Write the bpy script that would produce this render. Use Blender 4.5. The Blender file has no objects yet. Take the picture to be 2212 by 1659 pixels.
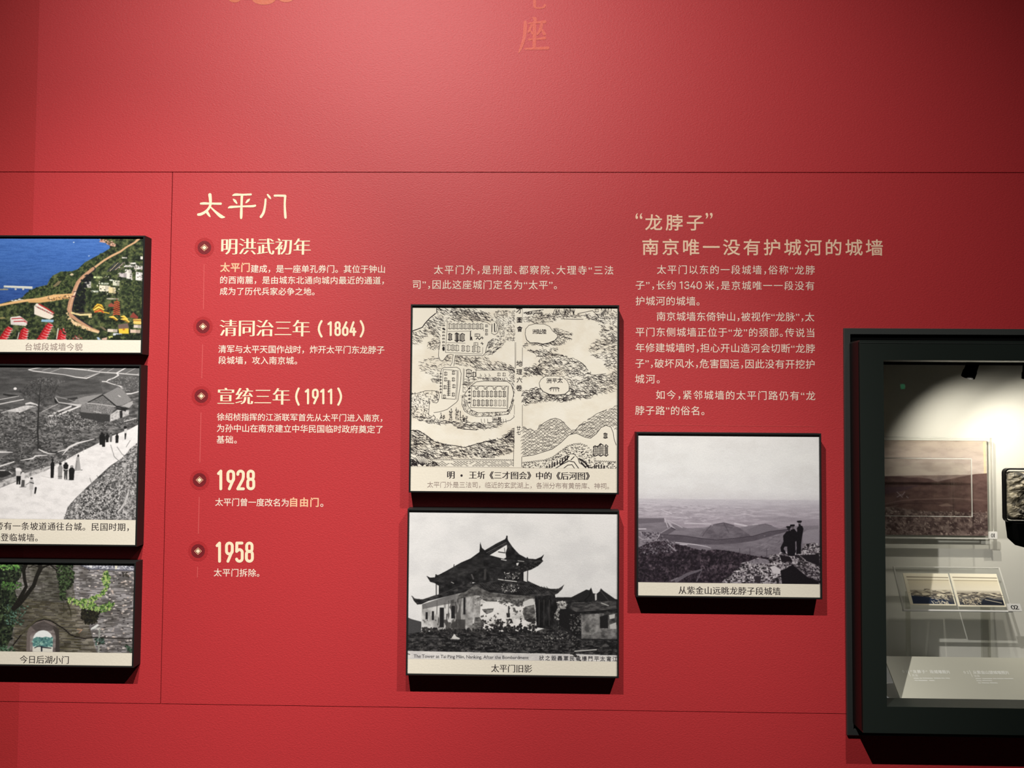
import bpy, math, random
import numpy as np
from mathutils import Matrix, Vector

C = bpy.context.scene.collection
SC = bpy.context.scene

# ------------------------------------------------------------------ camera
IMG_W, IMG_H, FPX = 2212.0, 1659.0, 1662.0
CAM = np.array([0.0, -1.5, 1.5])
ROT = (Matrix.Rotation(0.01984945, 4, 'Z') @ Matrix.Rotation(math.pi / 2 + 0.03537835, 4, 'X')
       @ Matrix.Rotation(0.00692107, 4, 'Z'))
cam_data = bpy.data.cameras.new('camera')
cam_data.sensor_width = 36.0
cam_data.lens = FPX / IMG_W * 36.0
cam_data.clip_start = 0.02
cam_ob = bpy.data.objects.new('camera', cam_data)
cam_ob.matrix_world = Matrix.Translation(Vector(CAM)) @ ROT
C.objects.link(cam_ob)
SC.camera = cam_ob
RM = np.array(ROT.to_3x3())

# ------------------------------------------------------------------ world, lights, exposure
SC.view_settings.view_transform = 'Standard'
SC.view_settings.look = 'None'
SC.view_settings.gamma = 1.0
SC.view_settings.exposure = 0.0
SC.view_settings.use_curve_mapping = False
world = bpy.data.worlds.new('hall_gloom')
world.use_nodes = True
world.node_tree.nodes['Background'].inputs['Color'].default_value = (0.9, 0.85, 0.8, 1)
world.node_tree.nodes['Background'].inputs['Strength'].default_value = 0.004
SC.world = world
SC.cycles.transparent_max_bounces = 32   # many clear acrylic layers one behind another


def spot(name, loc, aim, watts, size_deg, blend, radius, col=(1.0, 0.962, 0.912)):
    l = bpy.data.lights.new(name, 'SPOT')
    l.energy = watts
    l.color = col
    l.spot_size = math.radians(size_deg)
    l.spot_blend = blend
    l.shadow_soft_size = radius
    o = bpy.data.objects.new(name, l)
    o.location = loc
    d = Vector(aim) - Vector(loc)
    o.rotation_euler = d.to_track_quat('-Z', 'Y').to_euler()
    C.objects.link(o)
    return o


spot('track_spot_over_timeline', (-0.50, -1.50, 3.20), (-0.10, 0.0, 1.12), 219.7, 92.8, 1.0, 0.010)
spot('track_spot_over_map', (-0.01, -1.50, 3.20), (-1.20, 0.0, 0.55), 235.3, 49.1, 1.0, 0.010)
spot('track_spot_over_case', (0.95, -1.50, 3.20), (-0.15, 0.0, 0.30), 216.0, 40.0, 0.97, 0.010)


# ------------------------------------------------------------------ image <-> place helpers
def ray(x, y):
    v = np.array([(x - IMG_W / 2) / FPX, -(y - IMG_H / 2) / FPX, -1.0])
    return RM @ v


class Plane:
    """A flat surface: origin O, axes U and V, normal N towards the viewer."""

    def __init__(s, O, U=(1, 0, 0), V=(0, 0, 1)):
        s.O = np.array(O, float)
        s.U = np.array(U, float) / np.linalg.norm(U)
        s.V = np.array(V, float) / np.linalg.norm(V)
        s.N = np.cross(s.U, s.V)

    def px(s, x, y):
        d = ray(x, y)
        t = np.dot(s.O - CAM, s.N) / np.dot(d, s.N)
        p = CAM + d * t - s.O
        return np.array([p @ s.U, p @ s.V])

    def at(s, uv, h=0.0):
        uv = np.atleast_2d(np.asarray(uv, float))
        return s.O + uv[:, :1] * s.U + uv[:, 1:2] * s.V + h * s.N

    def rect(s, l, t, r, b):
        """l, r, t, b: (x, y) pixel points on the left, right, top and bottom edges (lists are averaged)."""
        f = lambda q, i: float(np.mean([s.px(*p)[i] for p in q]))
        return f(l, 0), f(t, 1), f(r, 0), f(b, 1)

    def quad(s, tl, tr, br, bl):
        a, b, c, d = [s.px(*p) for p in (tl, tr, br, bl)]
        return (a[0] + d[0]) / 2, (a[1] + b[1]) / 2, (b[0] + c[0]) / 2, (c[1] + d[1]) / 2


WALL = Plane((0, 0, 0))
FRONT_D = 0.027
REC = 0.0035
FRONT = Plane((0, -FRONT_D, 0))
PRINT = Plane((0, -FRONT_D + REC, 0))

# ------------------------------------------------------------------ objects
ORIG = {}


def org(o):
    return ORIG.get(o.name, np.zeros(3)) if o is not None else np.zeros(3)


def tag(o, label=None, cat=None, group=None, kind=None):
    if label: o['label'] = label
    if cat: o['category'] = cat
    if group: o['group'] = group
    if kind: o['kind'] = kind
    return o


def thing(name, label, cat, loc, group=None):
    o = bpy.data.objects.new(name, None)
    o.empty_display_size = 0.05
    C.objects.link(o)
    o.location = loc
    ORIG[o.name] = np.array(loc, float)
    return tag(o, label, cat, group)


def mesh(name, verts, faces, mat, parent=None, loc=None, smooth=False, mats=None, fmat=None):
    """One mesh object. verts are world coordinates."""
    base = org(parent) if parent is not None else (np.array(loc, float) if loc is not None else np.zeros(3))
    me = bpy.data.meshes.new(name)
    v = np.asarray(verts, float) - base
    me.from_pydata(v.tolist(), [], [tuple(f) for f in faces])
    for m in (mats or [mat]):
        me.materials.append(m)
    if fmat is not None:
        me.polygons.foreach_set('material_index', np.array(fmat, np.int32))
    if smooth:
        me.polygons.foreach_set('use_smooth', [True] * len(me.polygons))
    me.update()
    o = bpy.data.objects.new(name, me)
    C.objects.link(o)
    if parent is not None:
        o.parent = parent
        ORIG[o.name] = base
    elif loc is not None:
        o.location = loc
        ORIG[o.name] = base
    return o


class MB:
    def __init__(s):
        s.v, s.f, s.m = [], [], []

    def add(s, verts, faces, mi=0):
        n = len(s.v)
        s.v += [tuple(map(float, p)) for p in verts]
        s.f += [tuple(i + n for i in f) for f in faces]
        s.m += [mi] * len(faces)

    def box(s, x0, x1, y0, y1, z0, z1, mi=0):
        x0, x1 = min(x0, x1), max(x0, x1)
        y0, y1 = min(y0, y1), max(y0, y1)
        z0, z1 = min(z0, z1), max(z0, z1)
        v = [(x0, y0, z0), (x1, y0, z0), (x1, y1, z0), (x0, y1, z0), (x0, y0, z1), (x1, y0, z1), (x1, y1, z1), (x0, y1, z1)]
        s.add(v, [(0, 3, 2, 1), (4, 5, 6, 7), (0, 1, 5, 4), (1, 2, 6, 5), (2, 3, 7, 6), (3, 0, 4, 7)], mi)

    def pbox(s, pl, u0, u1, v0, v1, h0, h1, mi=0):
        P = [(u0, v0, h0), (u1, v0, h0), (u1, v1, h0), (u0, v1, h0), (u0, v0, h1), (u1, v0, h1), (u1, v1, h1), (u0, v1, h1)]
        v = [pl.at((a, b), h)[0] for a, b, h in P]
        s.add(v, [(0, 3, 2, 1), (4, 5, 6, 7), (0, 1, 5, 4), (1, 2, 6, 5), (2, 3, 7, 6), (3, 0, 4, 7)], mi)

    def ring(s, x0, x1, z0, z1, w, y0, y1, bev=0.0, mi=0):
        """mitred picture-frame ring in the XZ plane, front at y0 (nearer the viewer), back at y1."""
        o = [(x0, z0), (x1, z0), (x1, z1), (x0, z1)]
        i = [(x0 + w, z0 + w), (x1 - w, z0 + w), (x1 - w, z1 - w), (x0 + w, z1 - w)]
        b = bev
        ob = [(x0 + b, z0 + b), (x1 - b, z0 + b), (x1 - b, z1 - b), (x0 + b, z1 - b)]
        v = [(x, y1, z) for x, z in o] + [(x, y0 + b, z) for x, z in o] + [(x, y0, z) for x, z in ob] + \
            [(x, y0, z) for x, z in i] + [(x, y1, z) for x, z in i]
        f = []
        for a in range(4):
            c = (a + 1) % 4
            for r in range(4):
                f.append((r * 4 + a, r * 4 + c, r * 4 + 4 + c, r * 4 + 4 + a))
            f.append((16 + a, 16 + c, c, a))
        s.add(v, f, mi)

    def cyl(s, p0, p1, r0, r1, n=20, mi=0):
        p0, p1 = Vector(p0), Vector(p1)
        q = (p1 - p0).to_track_quat('Z', 'Y')
        v = []
        for p, r in ((p0, r0), (p1, r1)):
            for k in range(n):
                a = 2 * math.pi * k / n
                v.append(tuple(p + q @ Vector((r * math.cos(a), r * math.sin(a), 0))))
        f = [(k, (k + 1) % n, n + (k + 1) % n, n + k) for k in range(n)]
        f += [tuple(range(n - 1, -1, -1)), tuple(range(n, 2 * n))]
        s.add(v, f, mi)

    def tube(s, p0, p1, ro, ri, n=20, mi=0):
        p0, p1 = Vector(p0), Vector(p1)
        q = (p1 - p0).to_track_quat('Z', 'Y')
        v = []
        for p, r in ((p0, ro), (p1, ro), (p1, ri), (p0, ri)):
            for k in range(n):
                a = 2 * math.pi * k / n
                v.append(tuple(p + q @ Vector((r * math.cos(a), r * math.sin(a), 0))))
        f = [(i * n + k, i * n + (k + 1) % n, ((i + 1) % 4) * n + (k + 1) % n, ((i + 1) % 4) * n + k) for i in range(4) for k in range(n)]
        s.add(v, f, mi)

    def build(s, name, mat, parent=None, loc=None, smooth=False, mats=None):
        return mesh(name, s.v, s.f, mat, parent, loc, smooth, mats, s.m if mats else None)


# ------------------------------------------------------------------ materials
def lin(c):
    return tuple((x / 255 / 12.92) if x / 255 <= 0.04045 else ((x / 255 + 0.055) / 1.055) ** 2.4 for x in c)


def princ(name, col, rough=0.6, spec=0.5, metal=0.0):
    m = bpy.data.materials.new(name)
    m.use_nodes = True
    b = m.node_tree.nodes['Principled BSDF']
    b.inputs['Base Color'].default_value = (*col, 1)
    b.inputs['Roughness'].default_value = rough
    b.inputs['Specular IOR Level'].default_value = spec
    b.inputs['Metallic'].default_value = metal
    return m


def grain(m, scale, strength, dist=0.001, var=0.0, detail=4.0, fibre=None):
    """paper / paint tooth: object-space noise drives a bump and, a little, the base colour."""
    nt = m.node_tree
    b = nt.nodes['Principled BSDF']
    tc = nt.nodes.new('ShaderNodeTexCoord')
    n = nt.nodes.new('ShaderNodeTexNoise')
    n.inputs['Scale'].default_value = scale
    n.inputs['Detail'].default_value = detail
    n.inputs['Roughness'].default_value = 0.6
    nt.links.new(tc.outputs['Object'], n.inputs['Vector'])
    h = n.outputs['Fac']
    if fibre:
        mp = nt.nodes.new('ShaderNodeMapping')
        mp.inputs['Rotation'].default_value = (0, math.radians(40), 0)
        mp.inputs['Scale'].default_value = (fibre * 0.55, fibre, fibre)
        n2 = nt.nodes.new('ShaderNodeTexNoise')
        n2.inputs['Scale'].default_value = 1.0
        n2.inputs['Detail'].default_value = 3.0
        n2.inputs['Distortion'].default_value = 0.5
        nt.links.new(tc.outputs['Object'], mp.inputs['Vector'])
        nt.links.new(mp.outputs['Vector'], n2.inputs['Vector'])
        mx = nt.nodes.new('ShaderNodeMix')
        mx.inputs[0].default_value = 0.6
        nt.links.new(n.outputs['Fac'], mx.inputs[2])
        nt.links.new(n2.outputs['Fac'], mx.inputs[3])
        h = mx.outputs[0]
    bp = nt.nodes.new('ShaderNodeBump')
    bp.inputs['Strength'].default_value = strength
    bp.inputs['Distance'].default_value = dist
    nt.links.new(h, bp.inputs['Height'])
    nt.links.new(bp.outputs['Normal'], b.inputs['Normal'])
    if var:
        col = b.inputs['Base Color'].default_value[:3]
        r = nt.nodes.new('ShaderNodeMapRange')
        r.inputs['From Min'].default_value = 0.25
        r.inputs['From Max'].default_value = 0.75
        r.inputs['To Min'].default_value = 1 - var
        r.inputs['To Max'].default_value = 1 + var
        nt.links.new(h, r.inputs['Value'])
        mu = nt.nodes.new('ShaderNodeVectorMath')
        mu.operation = 'SCALE'
        mu.inputs[0].default_value = col
        nt.links.new(r.outputs['Result'], mu.inputs['Scale'])
        nt.links.new(mu.outputs['Vector'], b.inputs['Base Color'])
    return m


def clear(name, ior_refl=0.05, tint=(1, 1, 1), rough=0.0):
    """thin clear sheet: passes light straight through and mirrors a little at the surface."""
    m = bpy.data.materials.new(name)
    m.use_nodes = True
    nt = m.node_tree
    nt.nodes.clear()
    o = nt.nodes.new('ShaderNodeOutputMaterial')
    t = nt.nodes.new('ShaderNodeBsdfTransparent')
    t.inputs['Color'].default_value = (*tint, 1)
    g = nt.nodes.new('ShaderNodeBsdfGlossy')
    g.inputs['Roughness'].default_value = rough
    mx = nt.nodes.new('ShaderNodeMixShader')
    lw = nt.nodes.new('ShaderNodeLayerWeight')
    lw.inputs['Blend'].default_value = ior_refl
    mp = nt.nodes.new('ShaderNodeMapRange')
    mp.inputs['To Min'].default_value = ior_refl
    mp.inputs['To Max'].default_value = 0.16
    nt.links.new(lw.outputs['Facing'], mp.inputs['Value'])
    mp.inputs['From Min'].default_value = 0.3
    nt.links.new(mp.outputs['Result'], mx.inputs[0])
    nt.links.new(t.outputs[0], mx.inputs[1])
    nt.links.new(g.outputs[0], mx.inputs[2])
    nt.links.new(mx.outputs[0], o.inputs[0])
    return m


def glow(name, col, strength):
    m = bpy.data.materials.new(name)
    m.use_nodes = True
    b = m.node_tree.nodes['Principled BSDF']
    b.inputs['Base Color'].default_value = (0.02, 0.02, 0.02, 1)
    b.inputs['Emission Color'].default_value = (*col, 1)
    b.inputs['Emission Strength'].default_value = strength
    return m


M = {}
RED = (0.488, 0.0275, 0.0330)
M['wall'] = grain(princ('red_textured_wallpaper', RED, 0.573, 0.58), 560, 0.50, 0.0014, 0.13, 5.0, 430)
M['wall2'] = grain(princ('red_wallpaper_darker_batch', (0.420, 0.0235, 0.026), 0.60, 0.45), 560, 0.50, 0.0014, 0.13, 5.0, 430)
M['gap'] = princ('wall_core', (0.05, 0.002, 0.003), 0.9, 0.1)
M['cream'] = princ('cream_ink', (0.93, 0.76, 0.53), 0.6, 0.3)
M['pale'] = princ('pale_cream_ink', (0.88, 0.73, 0.60), 0.6, 0.3)
M['peach'] = princ('peach_ink', (0.88, 0.50, 0.30), 0.6, 0.3)
M['peach2'] = princ('soft_peach_ink', (0.90, 0.62, 0.44), 0.6, 0.3)
M['ghost'] = grain(princ('faded_orange_ink', (0.60, 0.088, 0.052), 0.5, 0.36), 520, 0.42, 0.0016, 0.08, 5.0, 330)
M['gold'] = grain(princ('orange_ornament_ink', (0.60, 0.125, 0.060), 0.5, 0.36), 520, 0.42, 0.0016, 0.08, 5.0, 330)
M['rose'] = princ('rose_line_ink', (0.60, 0.095, 0.092), 0.6, 0.3)
M['rose2'] = princ('rose_divider_ink', (0.55, 0.06, 0.06), 0.6, 0.3)
M['maroon'] = grain(princ('maroon_ink', (0.180, 0.012, 0.017), 0.55, 0.35), 520, 0.42, 0.0016, 0.10, 5.0, 330)
M['halo'] = grain(princ('thin_maroon_ink', (0.415, 0.025, 0.029), 0.5, 0.36), 520, 0.42, 0.0016, 0.10, 5.0, 330)
M['frame'] = grain(princ('black_anodised_aluminium', (0.014, 0.015, 0.0145), 0.45, 0.28), 900, 0.05, 0.0004)
M['caption'] = grain(princ('cream_caption_paper', (0.80, 0.74, 0.62), 0.7, 0.25), 260, 0.25, 0.0008, 0.03)
M['ink'] = princ('black_print', (0.030, 0.022, 0.024), 0.7, 0.2)
M['inkgrey'] = princ('grey_brown_print', (0.34, 0.26, 0.23), 0.7, 0.2)
M['inkfaint'] = princ('faint_black_print', (0.10, 0.095, 0.10), 0.7, 0.2)

pm = princ('printed_photo_paper', (0.8, 0.8, 0.8), 0.65, 0.22)
_at = pm.node_tree.nodes.new('ShaderNodeAttribute')
_at.attribute_name = 'print'
pm.node_tree.links.new(_at.outputs['Color'], pm.node_tree.nodes['Principled BSDF'].inputs['Base Color'])
M['print'] = grain(pm, 300, 0.22, 0.0008)
# ------------------------------------------------------------------ lettering
_glyphs = {}
_cu = bpy.data.curves.new('glyph_source', 'FONT')
_cu.resolution_u = 3
_cu.size = 1.0
_gob = bpy.data.objects.new('glyph_source', _cu)
C.objects.link(_gob)


def _outline(ch):
    """the filled glyph and, for each of its points, the mitred outward direction of the outline there."""
    if ch not in _glyphs:
        _cu.body = ch
        bpy.context.view_layer.update()
        me = bpy.data.meshes.new_from_object(_gob.evaluated_get(bpy.context.evaluated_depsgraph_get()))
        v = np.array([tuple(p.co)[:2] for p in me.vertices]).reshape(-1, 2)
        f = [tuple(p.vertices) for p in me.polygons]
        bpy.data.meshes.remove(me)
        nrm = np.zeros_like(v)
        seen = {}
        for t in f:
            a, b, c = v[t[0]], v[t[1]], v[t[2]]
            if (b[0] - a[0]) * (c[1] - a[1]) - (b[1] - a[1]) * (c[0] - a[0]) < 0: t = t[::-1]
            for i in range(len(t)):
                seen[(t[i], t[(i + 1) % len(t)])] = 1
        at = {}
        for i, j in seen:
            if (j, i) not in seen:                      # an edge of the outline, ink on its left
                d = v[j] - v[i]
                L = np.linalg.norm(d)
                if L > 1e-7:
                    n = np.array([d[1], -d[0]]) / L
                    at.setdefault(i, []).append(n); at.setdefault(j, []).append(n)
        for i, ns in at.items():
            m = np.sum(ns, 0)
            L = np.linalg.norm(m)
            if L > 1e-6:
                m = m / L
                nrm[i] = m / max(0.55, float(np.mean([m @ n for n in ns])))
        _glyphs[ch] = (v, f, nrm)
    return _glyphs[ch]


def glyph(ch, off=(0.0, 0.0)):
    """glyph with its upright strokes made off[0] em and its level strokes off[1] em heavier on each side."""
    v, f, n = _outline(ch)
    return (v + n * np.array(off) if len(v) else v), f


def end_glyphs():
    bpy.data.objects.remove(_gob)
    bpy.data.curves.remove(_cu)


STY = {  # how much heavier (em) the upright and the level strokes are than the plain face
    'sans': dict(off=(0.003, 0.003)), 'book': dict(off=(0.008, 0.008)), 'bold': dict(off=(0.024, 0.022)), 'light': dict(off=(-0.006, -0.006)),
    'song': dict(off=(0.025, -0.014)), 'songlight': dict(off=(0.010, -0.012)), 'li': dict(off=(0.010, 0.012)),
}


def is_half(ch):
    return ord(ch) < 0x2000


class Ink:
    """collects glyphs and strokes lying on one plane and builds them as one mesh."""

    def __init__(s, plane, h=0.0003):
        s.pl, s.h, s.mb, s.k = plane, h, MB(), 0

    def put(s, v, f, mi=0, dh=0.0):
        s.mb.add(s.pl.at(v, s.h + dh), f, mi)

    def glyph(s, ch, u, v, em, style, xs=1.0, ys=1.0, mi=0, mono=False):
        st = STY[style]
        g, f = glyph(ch, st['off'])
        if not len(g): return
        g = g * np.array([xs * em, ys * em])
        s.put(g + np.array([u, v]), f, mi)

    def line(s, text, x0, x1, y0, y1=None, em=20, style='sans', punct=None, mi=0, xs=1.0, ys=1.0, fit=True):
        """one line of writing whose ink runs from (x0, y0) to (x1, y1) in the photo; y is the middle of a full character."""
        y1 = y0 if y1 is None else y1
        a, b = s.pl.px(x0, y0), s.pl.px(x1, y1)
        k = np.linalg.norm(b - a) / math.hypot(x1 - x0, y1 - y0)
        e = em * k
        st = STY[style]
        punct = punct or {}
        adv, box = [], []
        for ch in text:
            g, f = glyph(ch, st['off'])
            lo, hi = (g[:, 0].min(), g[:, 0].max()) if len(g) else (0, 0)
            if ch in punct:
                w = punct[ch]
            elif ch == ' ':
                w = 0.27
            elif is_half(ch):
                w = (hi + max(lo, 0.03))
            else:
                w = 1.0
            adv.append(w * xs); box.append((lo * xs, hi * xs))
        pos = np.concatenate([[0], np.cumsum(adv)])[:-1]
        ink0, ink1 = box[0][0], pos[-1] + box[-1][1]
        sp = 0.0
        if fit and len(text) > 1:
            sp = (np.linalg.norm(b - a) / e - (ink1 - ink0)) / (len(text) - 1)
        v = (a[1] + b[1]) / 2 - 0.38 * e * ys
        for i, ch in enumerate(text):
            s.glyph(ch, a[0] + (pos[i] - ink0 + sp * i) * e, v, e, style, xs, ys, mi)

    def fit(s, ch, x0, y0, x1, y1, style='sans', mi=0):
        """one glyph stretched so that its ink fills the photo box."""
        st = STY[style]
        g, f = glyph(ch, st['off'])
        a, b = s.pl.px(x0, y1), s.pl.px(x1, y0)
        lo, hi = g.min(0), g.max(0)
        s.put((g - lo) / (hi - lo) * (b - a) + a, f, mi)

    def stroke(s, pts, view=(0, 0, 1), mi=0, smooth=6):
        """a brush stroke: pts = (x, y, width) in a zoomed view (ox, oy, scale) of the photo."""
        ox, oy, sc = view
        P = np.array(pts, float)
        n = len(P)
        closed = n > 3 and np.hypot(*(P[0, :2] - P[-1, :2])) < 1e-6
        out = []
        for i in range(n - 1):
            p0, p1, p2, p3 = P[max(i - 1, 0)], P[i], P[i + 1], P[min(i + 2, n - 1)]
            for k in range(smooth):
                t = k / smooth
                out.append(0.5 * ((2 * p1) + (p2 - p0) * t + (2 * p0 - 5 * p1 + 4 * p2 - p3) * t * t + (3 * p1 - p0 - 3 * p2 + p3) * t ** 3))
        out.append(P[-1])
        P = np.array(out)
        uv = np.array([s.pl.px(ox + x / sc, oy + y / sc) for x, y, w in P])
        e = np.array([s.pl.px(ox + (x + 1) / sc, oy + y / sc)[0] for x, y, w in P]) - uv[:, 0]
        r = np.maximum(P[:, 2], 1.0) * e / 2
        d = np.gradient(uv, axis=0)
        if closed: d[0] = d[-1] = uv[1] - uv[-2]
        d /= np.maximum(np.linalg.norm(d, axis=1, keepdims=True), 1e-12)
        nn = np.stack([-d[:, 1], d[:, 0]], 1)
        L, R = uv + nn * r[:, None], uv - nn * r[:, None]
        m = len(uv)
        v = np.concatenate([L, R])
        f = [(i, m + i, m + i + 1, i + 1) for i in range(m - 1)]
        v = list(v)
        for c, dd, rr, left, right in () if closed else ((uv[0], -d[0], r[0], 0, m), (uv[-1], d[-1], r[-1], m - 1, 2 * m - 1)):
            base = len(v)
            aa = math.atan2(dd[1], dd[0])
            arc = [c + rr * np.array([math.cos(aa + t), math.sin(aa + t)]) for t in np.linspace(-math.pi / 2, math.pi / 2, 9)]
            v += arc
            f.append(tuple(range(base, base + 9)))
        s.k += 1
        s.put(np.array(v), f, mi, 0.00002 * (s.k % 9))

    def digit(s, ch, x0, y0, x1, y1, w):
        """a narrow round-cornered numeral drawn with an even pen of w photo pixels inside the box."""
        h = w / 2
        X = lambda u: x0 + h + u * (x1 - x0 - w)
        Y = lambda v: y0 + h + v * (y1 - y0 - w)
        asp = (x1 - x0 - w) / (y1 - y0 - w)

        def arcp(cx, cy, rx, ry, a0, a1, n=10):
            return [(cx + rx * math.cos(math.radians(a0 + (a1 - a0) * i / n)), cy + ry * math.sin(math.radians(a0 + (a1 - a0) * i / n))) for i in range(n + 1)]

        def loop(u0, v0, u1, v1):
            rx = (u1 - u0) / 2; ry = min(rx * asp, (v1 - v0) / 2)
            c = (u0 + u1) / 2
            p = arcp(c, v0 + ry, rx, ry, 180, 360) + arcp(c, v1 - ry, rx, ry, 0, 180)
            return p + [p[0]]
        ry = .5 * asp
        P = {'1': [[(.0, .14), (.80, 0)], [(.80, 0), (.80, 1)]],
             '9': [loop(0, 0, 1, .60), [(1, .30), (.98, .44), (.25, 1)]],
             '6': [loop(0, .40, 1, 1), [(0, .70), (.02, .56), (.75, 0)]],
             '8': [loop(.05, 0, .95, .47), loop(0, .45, 1, 1)],
             '2': [arcp(.5, ry, .5, ry, 170, 360) + [(.98, .34), (.9, .46), (0, 1)], [(0, 1), (1, 1)]],
             '5': [[(.95, 0), (.06, 0)], [(.06, 0), (.03, .46)], [(.03, .46), (.2, .40)] + arcp(.5, .36 + ry, .5, ry, 270, 360) + arcp(.5, 1 - ry, .5, ry, 0, 165)],
             '0': [loop(0, 0, 1, 1)],
             '3': [[(.02, .16)] + arcp(.5, ry, .46, ry, 200, 360) + [(.96, .30)] + arcp(.5, .47 - ry, .46, ry, 0, 80) + [(.36, .47)], [(.40, .47)] + arcp(.5, .47 + ry, .5, ry, 270, 360) + arcp(.5, 1 - ry, .5, ry, 0, 165)],
             '4': [[(.62, 0), (.0, .74)], [(0, .74), (1, .74)], [(.70, .48), (.70, 1)]],
             '(': [[(1, 0), (.45, .18), (.1, .36), (0, .5), (.1, .64), (.45, .82), (1, 1)]],
             ')': [[(0, 0), (.55, .18), (.9, .36), (1, .5), (.9, .64), (.55, .82), (0, 1)]]}[ch]
        for q in P:
            s.stroke([(X(u), Y(v), w) for u, v in q], smooth=1 if len(q) != 7 else 4)

    def poly(s, pts, mi=0, dh=0.0):
        uv = np.array([s.pl.px(x, y) for x, y in pts])
        s.put(uv, [tuple(range(len(uv)))], mi, dh)

    def build(s, name, mat=None, parent=None, mats=None, label=None, cat=None, group=None):
        if parent is None:
            v = np.array(s.mb.v)
            loc = ((v[:, 0].min() + v[:, 0].max()) / 2, v[:, 1].max(), v[:, 2].min())
            o = s.mb.build(name, mat, None, loc, mats=mats)
            return tag(o, label, cat, group)
        return s.mb.build(name, mat, parent, mats=mats)
# ------------------------------------------------------------------ pictures: printed surfaces drawn as coloured point grids
def noise2(h, w, cx, cy, seed):
    rs = np.random.RandomState(seed)
    gx, gy = int(w / cx) + 3, int(h / cy) + 3
    g = rs.rand(gy, gx)
    x = np.arange(w) / cx; y = np.arange(h) / cy
    xi, yi = x.astype(int), y.astype(int)
    fx, fy = x - xi, y - yi
    fx, fy = fx * fx * (3 - 2 * fx), fy * fy * (3 - 2 * fy)
    a = g[np.ix_(yi, xi)] * (1 - fx) + g[np.ix_(yi, xi + 1)] * fx
    b = g[np.ix_(yi + 1, xi)] * (1 - fx) + g[np.ix_(yi + 1, xi + 1)] * fx
    return a * (1 - fy[:, None]) + b * fy[:, None]


def fbm(h, w, cx, cy, seed, oct=4, gain=0.55):
    t, a, s = 0, 1.0, 0
    for k in range(oct):
        t = t + a * noise2(h, w, max(cx / 2 ** k, 1.01), max(cy / 2 ** k, 1.01), seed + 17 * k)
        s += a
        a *= gain
    return t / s


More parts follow.
